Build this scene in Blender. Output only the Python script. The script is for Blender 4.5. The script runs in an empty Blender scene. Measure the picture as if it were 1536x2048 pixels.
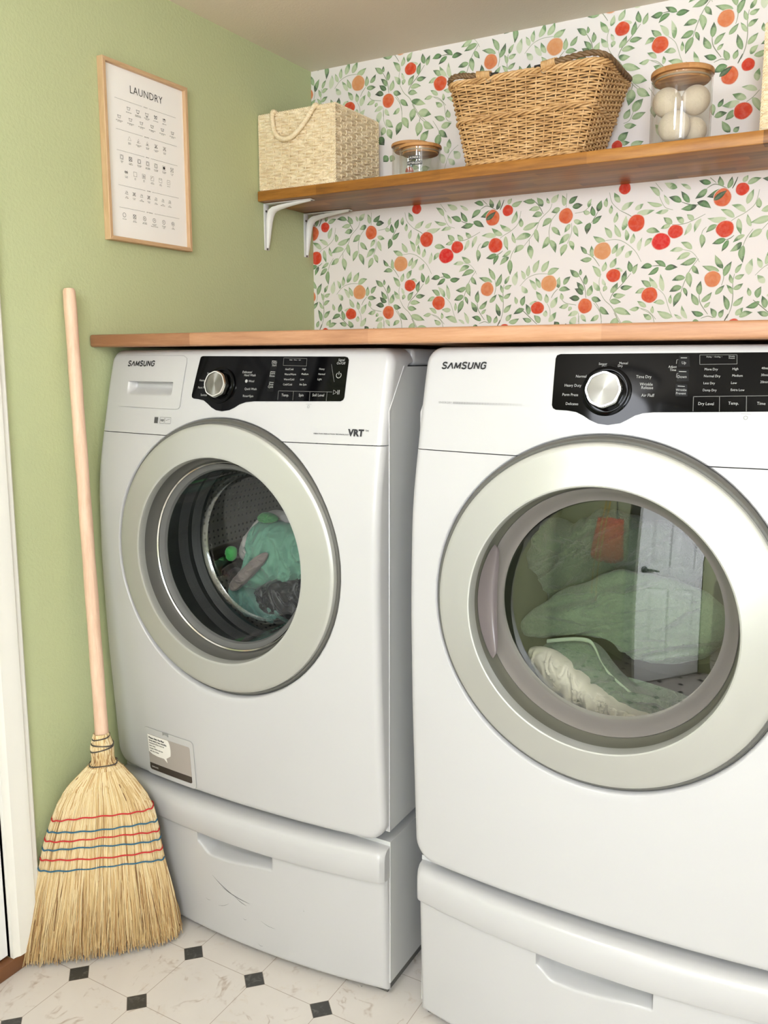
import bpy, bmesh, math, random
import numpy as np
from mathutils import Vector, Matrix, noise
from mathutils.geometry import tessellate_polygon
SC = bpy.context.scene
COL = SC.collection
random.seed(7)
rng = np.random.default_rng(7)
PI = math.pi
rad = math.radians

# ------------------------------------------------------------------ camera
cam_d = bpy.data.cameras.new('camera'); cam = bpy.data.objects.new('camera', cam_d); COL.objects.link(cam)
cam_d.sensor_fit = 'AUTO'; cam_d.sensor_width = 36.0
cam_d.lens = 1720.44 / 2048 * 36.0
cam_d.shift_x = 0.0; cam_d.shift_y = -(1024 - 974.05) / 2048
cam_d.clip_start = 0.02
_yaw, _pit, _rol = 0.5178, 0.1473, -0.0019
_f = Vector((-math.sin(_yaw) * math.cos(_pit), math.cos(_yaw) * math.cos(_pit), -math.sin(_pit)))
_r = Vector((math.cos(_yaw), math.sin(_yaw), 0)); _u = _r.cross(_f)
_r2 = _r * math.cos(_rol) + _u * math.sin(_rol); _u2 = -_r * math.sin(_rol) + _u * math.cos(_rol)
_m = Matrix((( _r2.x, _u2.x, -_f.x), (_r2.y, _u2.y, -_f.y), (_r2.z, _u2.z, -_f.z))).to_4x4()
_m.translation = Vector((1.5063, -2.2166, 1.2831))
cam.matrix_world = _m
SC.camera = cam

# ------------------------------------------------------------------ exposure, world, lights
SC.view_settings.view_transform = 'Standard'; SC.view_settings.look = 'None'
SC.view_settings.exposure = 0.46; SC.view_settings.gamma = 1.0
SC.view_settings.use_curve_mapping = False
SC.cycles.use_denoising = True
SC.cycles.max_bounces = 12; SC.cycles.transparent_max_bounces = 16; SC.cycles.diffuse_bounces = 6
SC.cycles.caustics_reflective = False; SC.cycles.caustics_refractive = False
w = bpy.data.worlds.new('daylight'); SC.world = w; w.use_nodes = True
w.node_tree.nodes['Background'].inputs[0].default_value = (0.93, 0.96, 1.0, 1)
w.node_tree.nodes['Background'].inputs[1].default_value = 1.0

def area(name, loc, target, sx, sy, power, col=(1, 1, 1), shape='RECTANGLE'):
    d = bpy.data.lights.new(name, 'AREA'); d.shape = shape; d.size = sx; d.size_y = sy; d.energy = power; d.color = col
    o = bpy.data.objects.new(name, d); COL.objects.link(o); o.location = loc
    o.rotation_euler = (Vector(target) - Vector(loc)).to_track_quat('-Z', 'Y').to_euler()
    return o
# ceiling lamp glow (its dome is built below), and two added fills with no window
lamp_l = bpy.data.lights.new('ceiling_lamp_light', 'POINT'); lamp_l.energy = 26; lamp_l.color = (0.89, 0.92, 1.0); lamp_l.shadow_soft_size = 0.16
lamp_o = bpy.data.objects.new('ceiling_lamp_light', lamp_l); COL.objects.link(lamp_o); lamp_o.location = (0.75, -2.45, 1.84)
area('fill_light_rear', (1.98, -4.12, 1.6), (0.3, -0.3, 1.95), 0.78, 0.9, 60, (0.82, 0.885, 1.0))  # added to light the room evenly from the rear; no window is built
area('fill_light_right', (2.43, -2.75, 1.55), (0.1, -1.8, 1.75), 1.1, 1.1, 17, (0.82, 0.885, 1.0))  # added fill, not a window: brightens the left wall and silver door rings
# spot added to brighten the open door for its mirror image; no sun enters
sp = bpy.data.lights.new('door_fill_spot', 'SPOT'); sp.energy = 210; sp.color = (0.92, 0.96, 1.0); sp.spot_size = rad(62); sp.spot_blend = 0.5; sp.shadow_soft_size = 0.12
spo = bpy.data.objects.new('door_fill_spot', sp); COL.objects.link(spo); spo.location = (2.38, -2.05, 1.35)
spo.rotation_euler = (Vector((1.22, -2.86, 0.95))-Vector(spo.location)).to_track_quat('-Z', 'Y').to_euler()

# ------------------------------------------------------------------ mesh helpers
ORG = {}
class B:
    """collects vertices and faces (world coordinates) for ONE mesh object"""
    def __init__(s): s.v = []; s.f = []; s.m = []; s.c = None
    def add(s, V, F, mi=0):
        n = len(s.v); s.v.extend([tuple(p) for p in V]); s.f.extend([tuple(i + n for i in f) for f in F]); s.m.extend([mi] * len(F)); return s
    def box(s, x0, x1, y0, y1, z0, z1, mi=0):
        return s.add([(x0,y0,z0),(x1,y0,z0),(x1,y1,z0),(x0,y1,z0),(x0,y0,z1),(x1,y0,z1),(x1,y1,z1),(x0,y1,z1)],
                     [(0,3,2,1),(4,5,6,7),(0,1,5,4),(1,2,6,5),(2,3,7,6),(3,0,4,7)], mi)
    def rbox(s, x0, x1, y0, y1, z0, z1, r=0.004, seg=2, mi=0):
        bm = bmesh.new(); bmesh.ops.create_cube(bm, size=1)
        for v in bm.verts: v.co = ((x0+x1)/2 + v.co.x*(x1-x0), (y0+y1)/2 + v.co.y*(y1-y0), (z0+z1)/2 + v.co.z*(z1-z0))
        bmesh.ops.bevel(bm, geom=bm.edges[:], offset=r, segments=seg, affect='EDGES', profile=0.5)
        return s.bm(bm, mi)
    def bm(s, bm, mi=0):
        bm.verts.index_update(); s.add([v.co[:] for v in bm.verts], [[v.index for v in f.verts] for f in bm.faces], mi); bm.free(); return s
    def tube(s, pts, r, n=8, closed=False, mi=0, caps=True, flat=1.0):
        P = [Vector(p) for p in pts]; N = len(P); R = r if hasattr(r, '__len__') else [r]*N
        base = len(s.v); T = []
        for i in range(N):
            a = P[(i-1) % N] if (closed or i) else P[0]; b = P[(i+1) % N] if (closed or i < N-1) else P[N-1]
            t = b - a; T.append(t.normalized() if t.length > 1e-9 else Vector((0,0,1)))
        up = Vector((0,0,1)) if abs(T[0].z) < 0.9 else Vector((1,0,0))
        nrm = (up - T[0]*up.dot(T[0])).normalized(); V = []
        for i in range(N):
            nrm = (nrm - T[i]*nrm.dot(T[i])); nrm = nrm.normalized() if nrm.length > 1e-6 else T[i].orthogonal().normalized()
            bi = T[i].cross(nrm)
            for k in range(n):
                a = 2*PI*k/n; V.append(P[i] + (nrm*math.cos(a) + bi*math.sin(a)*flat)*R[i])
        F = []
        for i in range(N if closed else N-1):
            j = (i+1) % N
            for k in range(n):
                k2 = (k+1) % n; F.append((i*n+k, i*n+k2, j*n+k2, j*n+k))
        if caps and not closed: F.append(tuple(range(n))[::-1]); F.append(tuple((N-1)*n+k for k in range(n)))
        return s.add(V, F, mi)
    def lathe(s, prof, c, axis='z', n=64, mi=0, a0=0.0, a1=2*PI, cap0=False, cap1=False):
        full = abs(a1-a0-2*PI) < 1e-6; m = n if full else n+1; V = []
        for (r, h) in prof:
            for k in range(m):
                a = a0 + (a1-a0)*k/n; ca, sa = r*math.cos(a), r*math.sin(a)
                V.append((c[0]+ca, c[1]+sa, c[2]+h) if axis == 'z' else (c[0]+ca, c[1]+h, c[2]+sa))
        F = []
        for i in range(len(prof)-1):
            for k in range(n):
                k2 = (k+1) % m; F.append((i*m+k, i*m+k2, (i+1)*m+k2, (i+1)*m+k))
        if cap0: F.append(tuple(range(m)))
        if cap1: F.append(tuple((len(prof)-1)*m+k for k in range(m)))
        return s.add(V, F, mi)
    def grid(s, P, mi=0, flip=False):
        n = len(P); m = len(P[0]); V = [p for row in P for p in row]
        F = [(i*m+j, i*m+j+1, (i+1)*m+j+1, (i+1)*m+j) for i in range(n-1) for j in range(m-1)]
        if flip: F = [f[::-1] for f in F]
        return s.add(V, F, mi)
    def ball(s, c, r, seg=32, ring=20, mi=0):
        return s.lathe([(max(1e-5, r*math.sin(PI*i/ring)), -r*math.cos(PI*i/ring)) for i in range(ring+1)], c, 'z', seg, mi)
    def build(s, name, mats, parent=None, smooth=True, angle=40, loc=None, colors=None):
        me = bpy.data.meshes.new(name)
        V = np.array(s.v, dtype=float).reshape(-1, 3)
        if parent is not None: org = ORG[parent]; 
        elif loc is not None: org = Vector(loc)
        else:
            lo, hi = V.min(0), V.max(0); org = Vector(((lo[0]+hi[0])/2, (lo[1]+hi[1])/2, lo[2]))
        own = org
        if parent is not None:
            lo, hi = V.min(0), V.max(0); own = Vector(((lo[0]+hi[0])/2, (lo[1]+hi[1])/2, (lo[2]+hi[2])/2))
        V = V - np.array(own[:])
        me.from_pydata([tuple(p) for p in V], [], s.f)
        if not isinstance(mats, (list, tuple)): mats = [mats]
        for m in mats: me.materials.append(m)
        if len(mats) > 1: me.polygons.foreach_set('material_index', s.m)
        if smooth:
            me.polygons.foreach_set('use_smooth', [True]*len(me.polygons)); me.set_sharp_from_angle(angle=rad(angle))
        if colors is not None:
            at = me.color_attributes.new('ink', 'FLOAT_COLOR', 'POINT'); at.data.foreach_set('color', np.array(colors, dtype=np.float32).ravel())
        me.update()
        o = bpy.data.objects.new(name, me); COL.objects.link(o)
        if parent is not None:
            o.parent = parent; o.location = own - ORG[parent]
        else: o.location = own
        ORG[o] = own
        return o

def tag(o, label=None, cat=None, group=None, kind=None):
    if label: o['label'] = label
    if cat: o['category'] = cat
    if group: o['group'] = group
    if kind: o['kind'] = kind
    return o
def thing(name, label, cat, loc, group=None):
    o = bpy.data.objects.new(name, None); COL.objects.link(o); o.location = loc; o.empty_display_size = 0.05
    ORG[o] = Vector(loc); return tag(o, label, cat, group)
def struct(o): o['kind'] = 'structure'; return o
def copy_tree(o, parent=None):
    c = o.copy(); COL.objects.link(c); c.parent = parent
    for ch in list(o.children): copy_tree(ch, c)
    return c
def smoothstep(a, b, x):
    t = np.clip((x-a)/(b-a), 0, 1); return t*t*(3-2*t)

# ------------------------------------------------------------------ materials
def srgb(r, g, b):
    f = lambda c: ((c/255+0.055)/1.055)**2.4 if c/255 > 0.04045 else c/255/12.92
    return (f(r), f(g), f(b), 1)
class NT:
    def __init__(s, name):
        s.mat = bpy.data.materials.new(name); s.mat.use_nodes = True; s.t = s.mat.node_tree; s.b = s.t.nodes['Principled BSDF']; s.out = s.t.nodes['Material Output']
    def n(s, typ, **kw):
        nd = s.t.nodes.new(typ)
        for k, v in kw.items():
            if k == 'inp':
                for kk, vv in v.items(): s.set(nd.inputs[kk], vv)
            else: setattr(nd, k, v)
        return nd
    def set(s, sock, v):
        if isinstance(v, bpy.types.NodeSocket): s.t.links.new(v, sock)
        else: sock.default_value = v
    def p(s, **kw):
        for k, v in kw.items(): s.set(s.b.inputs[k.replace('_', ' ')], v)
        return s
    def obj(s): return s.n('ShaderNodeTexCoord').outputs['Object']
    def geo(s): return s.n('ShaderNodeNewGeometry').outputs['Position']
    def mapping(s, vec, scale=(1,1,1), loc=(0,0,0), rot=(0,0,0)):
        return s.n('ShaderNodeMapping', inp={'Vector': vec, 'Scale': scale, 'Location': loc, 'Rotation': rot}).outputs[0]
    def noise(s, vec, scale=5, detail=3, rough=0.5, dist=0.0):
        return s.n('ShaderNodeTexNoise', inp={'Vector': vec, 'Scale': scale, 'Detail': detail, 'Roughness': rough, 'Distortion': dist}).outputs['Fac']
    def ramp(s, fac, stops):
        r = s.n('ShaderNodeValToRGB', inp={'Fac': fac}); e = r.color_ramp.elements
        while len(e) < len(stops): e.new(0.5)
        for el, (p, c) in zip(e, stops): el.position = p; el.color = c
        return r.outputs['Color']
    def mix(s, fac, a, b, mode='MIX'):
        m = s.n('ShaderNodeMix', data_type='RGBA', blend_type=mode); s.set(m.inputs[0], fac); s.set(m.inputs[6], a); s.set(m.inputs[7], b); return m.outputs[2]
    def math(s, op, a, b=0.0, c=0.0):
        m = s.n('ShaderNodeMath', operation=op); s.set(m.inputs[0], a); s.set(m.inputs[1], b); s.set(m.inputs[2], c); return m.outputs[0]
    def bump(s, h, strength=0.3, dist=0.002):
        s.set(s.b.inputs['Normal'], s.n('ShaderNodeBump', inp={'Height': h, 'Strength': strength, 'Distance': dist}).outputs[0]); return s
def plain(name, col, rough=0.5, metal=0.0, **kw):
    t = NT(name); t.p(Base_Color=col, Roughness=rough, Metallic=metal, **kw); return t.mat
def m_wall_green():
    t = NT('green_paint'); v = t.geo()
    n1 = t.noise(v, 140, 3, 0.55); n2 = t.noise(v, 2.2, 2, 0.5)
    t.p(Base_Color=t.mix(n2, srgb(184,192,148), srgb(191,199,156)), Roughness=0.62)
    t.bump(n1, 0.5, 0.0022); return t.mat
def m_paint_white(name, c, rough=0.6, bump=0.15, sc=160):
    t = NT(name); v = t.geo(); t.p(Base_Color=c, Roughness=rough); t.bump(t.noise(v, sc, 2), bump, 0.0012); return t.mat
def m_floor():
    t = NT('vinyl_octagon_and_dot'); v = t.geo(); A = 0.1673
    sep = t.n('ShaderNodeSeparateXYZ', inp={0: v})
    def cell(o, off):
        f = t.math('FRACT', t.math('ADD', t.math('DIVIDE', t.math('SUBTRACT', o, off), A), 100.5)); return t.math('ABSOLUTE', t.math('MULTIPLY', t.math('SUBTRACT', f, 0.5), A))
    dx, dy = cell(sep.outputs[0], 0.1281), cell(sep.outputs[1], -1.1039)
    dot = t.math('LESS_THAN', t.math('ADD', dx, dy), 0.0262)
    dotrim = t.math('LESS_THAN', t.math('ADD', dx, dy), 0.0277)
    line = t.math('LESS_THAN', t.math('MINIMUM', dx, dy), 0.0007)
    warp = t.noise(v, 9, 4, 0.6)
    big = t.noise(v, 5, 3, 0.6, 0.6)
    vn = t.noise(t.mapping(v, (1.0, 0.8, 1), (3, 1, 0), (0, 0, 0.7)), 12, 3, 0.55, 0.9)
    vein = t.math('SUBTRACT', 1.0, t.math('MINIMUM', 1.0, t.math('MULTIPLY', t.math('ABSOLUTE', t.math('SUBTRACT', vn, 0.5)), 30.0)))
    patch = t.n('ShaderNodeMapRange', inp={'Value': t.noise(v, 26, 5, 0.7, 0.6), 'From Min': 0.58, 'From Max': 0.70}).outputs[0]
    vein = t.math('MULTIPLY', vein, t.n('ShaderNodeMapRange', inp={'Value': t.noise(v, 22, 3, 0.6), 'From Min': 0.5, 'From Max': 0.66}).outputs[0])
    base = t.mix(big, srgb(200,193,187), srgb(215,209,203))
    base = t.mix(t.math('MULTIPLY', patch, 0.42), base, srgb(196,180,164))
    base = t.mix(t.math('MULTIPLY', vein, 0.7), base, srgb(152,130,112))
    base = t.mix(t.math('MULTIPLY', line, 0.75), base, srgb(140,122,110))
    dk = t.mix(t.math('MULTIPLY', t.n('ShaderNodeMapRange', inp={'Value': t.noise(v, 60, 4, 0.6, 1.5), 'From Min': 0.55, 'From Max': 0.7}).outputs[0], 0.45), srgb(58,57,55), srgb(120,118,114))
    base = t.mix(dotrim, base, srgb(118,108,98)); base = t.mix(dot, base, dk)
    t.p(Base_Color=base, Roughness=0.42); t.bump(line, -0.3, 0.0006); return t.mat
def m_wood(name, dark, mid, light, axis='x', stave=0.045, length=0.5, rough=0.45, gs=1.0, stave_amt=0.5):
    """solid staves glued side by side, grain along the axis"""
    t = NT(name); v = t.obj()
    sc = {'x': (1.3*gs, 16*gs, 16*gs), 'z': (16*gs, 16*gs, 1.3*gs), 'y': (16*gs, 1.3*gs, 16*gs)}[axis]
    v2 = t.mapping(v, sc); g = t.noise(v2, 3.2, 5, 0.62, 0.6); fine = t.noise(t.mapping(v, tuple(4*c for c in sc)), 4, 3, 0.7)
    sep = t.n('ShaderNodeSeparateXYZ', inp={0: v})
    ax = {'x': 0, 'y': 1, 'z': 2}[axis]; o1, o2 = [i for i in range(3) if i != ax]
    ci = t.math('FLOOR', t.math('DIVIDE', sep.outputs[o1], stave)); cj = t.math('FLOOR', t.math('DIVIDE', t.math('ADD', sep.outputs[o2], 0.003), stave))
    ck = t.math('FLOOR', t.math('ADD', t.math('DIVIDE', sep.outputs[ax], length), t.math('MULTIPLY', t.math('ADD', ci, cj), 0.37)))
    cmb = t.n('ShaderNodeCombineXYZ', inp={0: ci, 1: cj, 2: ck}).outputs[0]
    tone = t.n('ShaderNodeTexWhiteNoise', inp={0: cmb}).outputs[0]
    k = t.math('ADD', t.math('MULTIPLY', g, 0.75), t.math('MULTIPLY', t.math('SUBTRACT', tone, 0.5), stave_amt))
    k = t.math('ADD', k, t.math('MULTIPLY', t.math('SUBTRACT', fine, 0.5), 0.35))
    t.p(Base_Color=t.ramp(k, [(0.12, dark), (0.42, mid), (0.72, light)]), Roughness=rough); t.bump(fine, 0.08, 0.001); return t.mat
def m_enamel(name='white_enamel', c=srgb(182,181,182), rough=0.3):
    t = NT(name); v = t.geo()
    n = t.noise(v, 3, 3, 0.5); t.p(Base_Color=t.mix(n, c, tuple(min(1, x*1.02) for x in c[:3])+(1,)), Roughness=rough, Coat_Weight=0.12, Coat_Roughness=0.1)
    t.bump(t.noise(v, 220, 2), 0.05, 0.0005); return t.mat
def m_silver(name='silver_paint', c=srgb(178,178,173), rough=0.38, metal=0.42):
    t = NT(name); t.p(Base_Color=c, Roughness=rough, Metallic=metal); t.bump(t.noise(t.obj(), 900, 2), 0.06, 0.0004); return t.mat
def m_glass(name, tint=(0.93,0.95,0.94,1), refl_ior=1.5, rough=0.0):
    t = NT(name); t.t.nodes.remove(t.b)
    tr = t.n('ShaderNodeBsdfTransparent', inp={0: tint}); gl = t.n('ShaderNodeBsdfGlossy', inp={0: (1,1,1,1), 'Roughness': rough})
    bf = t.n('ShaderNodeNewGeometry').outputs['Backfacing']
    fr = t.n('ShaderNodeFresnel', inp={0: t.math('ADD', refl_ior, t.math('MULTIPLY', bf, 1.0/refl_ior-refl_ior))}); mx = t.n('ShaderNodeMixShader', inp={0: fr.outputs[0], 1: tr.outputs[0], 2: gl.outputs[0]})
    t.t.links.new(mx.outputs[0], t.out.inputs[0]); return t.mat
def m_fibre(name, c0, c1, c2, axis=0, sc=60, rough=0.8, mult=12):
    t = NT(name); v = t.obj(); s = [sc*mult/8]*3; s[axis] = sc/8
    k = t.noise(t.mapping(v, tuple(s)), 6, 4, 0.65); k2 = t.noise(v, 16, 2)
    k = t.math('ADD', t.math('MULTIPLY', k, 0.8), t.math('MULTIPLY', k2, 0.2))
    t.p(Base_Color=t.ramp(k, [(0.3, c0), (0.5, c1), (0.68, c2)]), Roughness=rough); return t.mat
def m_ink(name, rough=0.7):
    t = NT(name); a = t.n('ShaderNodeVertexColor', layer_name='ink').outputs[0]
    n = t.noise(t.geo(), 90, 3, 0.6); t.p(Base_Color=t.mix(t.math('MULTIPLY', t.math('MAXIMUM', t.math('SUBTRACT', n, 0.42), 0.0), 0.32), a, (0.9, 0.82, 0.68, 1)), Roughness=rough); return t.mat
def m_terry(name, c0, c1, sc=420, bump=0.9):
    t = NT(name); v = t.obj(); n = t.noise(v, sc, 3, 0.7); n2 = t.noise(v, 30, 3)
    t.p(Base_Color=t.mix(t.math('ADD', t.math('MULTIPLY', n, 0.6), t.math('MULTIPLY', n2, 0.4)), c0, c1), Roughness=0.95, Sheen_Weight=0.3); t.bump(n, bump, 0.004); return t.mat
def m_drum():
    t = NT('perforated_steel'); v = t.obj(); sep = t.n('ShaderNodeSeparateXYZ', inp={0: v})
    ang = t.math('MULTIPLY', t.math('ARCTAN2', sep.outputs[2], sep.outputs[0]), 16.0)
    fr = lambda a: t.math('SUBTRACT', t.math('FRACT', a), 0.5)
    u, w_ = fr(ang), fr(t.math('MULTIPLY', sep.outputs[1], 62.0))
    d = t.math('SQRT', t.math('ADD', t.math('MULTIPLY', u, u), t.math('MULTIPLY', w_, w_)))
    hole = t.math('LESS_THAN', d, 0.2)
    t.p(Base_Color=t.mix(hole, srgb(176,174,168), srgb(70,68,66)), Metallic=t.math('SUBTRACT', 0.85, t.math('MULTIPLY', hole, 0.5)), Roughness=0.3); t.bump(t.math('MINIMUM', d, 0.3), 0.5, 0.004); return t.mat
M = {}
M['green'] = m_wall_green()
M['ceiling'] = m_paint_white('ceiling_paint', srgb(236,226,210), 0.85, 0.5, 220)
M['white_wall'] = m_paint_white('white_wall_paint', srgb(225,222,214), 0.7)
M['trim'] = plain('white_trim_gloss', srgb(235,233,228), 0.35)
M['door'] = plain('white_door_paint', srgb(238,239,240), 0.4)
M['paper'] = m_paint_white('wallpaper_ground', srgb(240,234,231), 0.75, 0.1, 500)
M['ink'] = m_ink('wallpaper_watercolour')
M['floor'] = m_floor()
M['beech'] = m_wood('beech_counter', srgb(146,100,70), srgb(174,128,94), srgb(192,150,118), 'x', 0.042, 0.42, 0.42)
M['shelfwood'] = m_wood('oiled_shelf_wood', srgb(100,62,18), srgb(162,106,42), srgb(194,138,64), 'x', 0.034, 0.36, 0.4, 1.0, 0.4)
M['oak'] = m_wood('light_oak_frame', srgb(184,146,106), srgb(206,172,134), srgb(220,190,154), 'z', 0.2, 2.0, 0.5, 2.2, 0.1)
M['bamboo'] = m_wood('bamboo_lid', srgb(158,104,56), srgb(188,134,82), srgb(206,156,102), 'x', 0.012, 0.3, 0.4, 1.0, 0.5)
M['broomstick'] = m_wood('raw_beech_stick', srgb(206,166,140), srgb(228,194,170), srgb(238,208,186), 'z', 0.5, 4.0, 0.55, 1.4, 0.05)
M['threshold'] = plain('brown_threshold', srgb(120,78,48), 0.5)
M['enamel'] = m_enamel()
M['enamel_side'] = m_enamel('white_side_steel', srgb(194,194,194), 0.35)
M['silver'] = m_silver()
M['chrome'] = plain('chrome', srgb(220,219,214), 0.12, 1.0)
M['chrome_dark'] = plain('dark_chrome', srgb(104,103,99), 0.4, 0.4)
M['black_gloss'] = plain('black_gloss_plastic', srgb(5,5,6), 0.07, 0.0, Specular_IOR_Level=0.1)
M['black_soft'] = plain('black_button_plastic', srgb(14,14,15), 0.3, 0.0, Specular_IOR_Level=0.12)
M['lettering'] = plain('printed_pale_grey', srgb(160,160,158), 0.6)
M['lettering_dim'] = plain('printed_mid_grey', srgb(90,90,88), 0.6)
M['print_black'] = plain('printed_black', srgb(25,25,28), 0.6)
M['print_grey'] = plain('printed_grey', srgb(140,140,138), 0.6)
M['gasket'] = plain('grey_rubber', srgb(92,92,91), 0.55)
M['gasket_dark'] = plain('dark_rubber', srgb(48,48,48), 0.5)
M['recess'] = plain('grey_plastic', srgb(90,89,85), 0.35)
M['mauve'] = plain('smoked_plastic', srgb(118,113,109), 0.25, 0.0, Coat_Weight=0.4)
M['mauve_dark'] = plain('smoked_plastic_dark', srgb(112,104,104), 0.25)
M['olive'] = plain('olive_grey_plastic', srgb(100,99,88), 0.4)  # one even olive grey for the dryer door's inner ring
M['drum'] = m_drum()
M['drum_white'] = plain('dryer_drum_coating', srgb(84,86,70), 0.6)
M['washer_glass'] = m_glass('washer_glass', (0.9,0.92,0.91,1), 1.45)
M['dryer_glass'] = m_glass('dryer_glass', (0.88,0.9,0.86,1), 1.8)
M['jar_glass'] = m_glass('jar_glass', (0.97,0.98,0.975,1), 1.42)
M['black_gap'] = plain('dark_gap', srgb(20,20,20), 0.9)
M['bracket'] = plain('white_bracket_enamel', srgb(232,232,230), 0.35)
M['screw'] = plain('steel_screw', srgb(110,108,104), 0.35, 0.9)
def m_strand(name, rough=0.7):
    t = NT(name); a = t.n('ShaderNodeVertexColor', layer_name='ink').outputs[0]; t.p(Base_Color=a, Roughness=rough); return t.mat
M['bristle'] = m_strand('broom_corn')
M['bristle_core'] = plain('broom_corn_core', srgb(140,98,50), 0.9)
M['wire'] = plain('dark_binding_wire', srgb(92,86,80), 0.4, 0.5)
M['red_thread'] = plain('red_thread', srgb(190,40,44), 0.5)
M['blue_thread'] = plain('blue_thread', srgb(38,96,126), 0.5)
M['seagrass'] = m_fibre('pale_seagrass', srgb(200,174,134), srgb(236,219,186), srgb(248,238,214), 0, 60, 0.85, 14)
M['seagrass_rope'] = m_fibre('pale_seagrass_cord', srgb(216,192,150), srgb(238,220,186), srgb(248,238,212), 0, 60, 0.85, 6)
M['wicker'] = m_fibre('peeled_willow', srgb(156,114,68), srgb(206,164,110), srgb(230,194,144), 0, 30, 0.55, 3)
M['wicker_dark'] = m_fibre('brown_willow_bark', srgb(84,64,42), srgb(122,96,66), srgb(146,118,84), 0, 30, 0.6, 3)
M['wool'] = m_terry('felted_wool', srgb(204,186,164), srgb(228,212,192), 160, 0.35)
M['powder'] = plain('white_powder', srgb(238,236,230), 0.95)
M['tape'] = plain('black_label_tape', srgb(26,26,30), 0.4)
M['tape_text'] = plain('embossed_white', srgb(220,218,212), 0.6)
M['poster'] = plain('poster_paper', srgb(244,242,240), 0.65)
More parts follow.
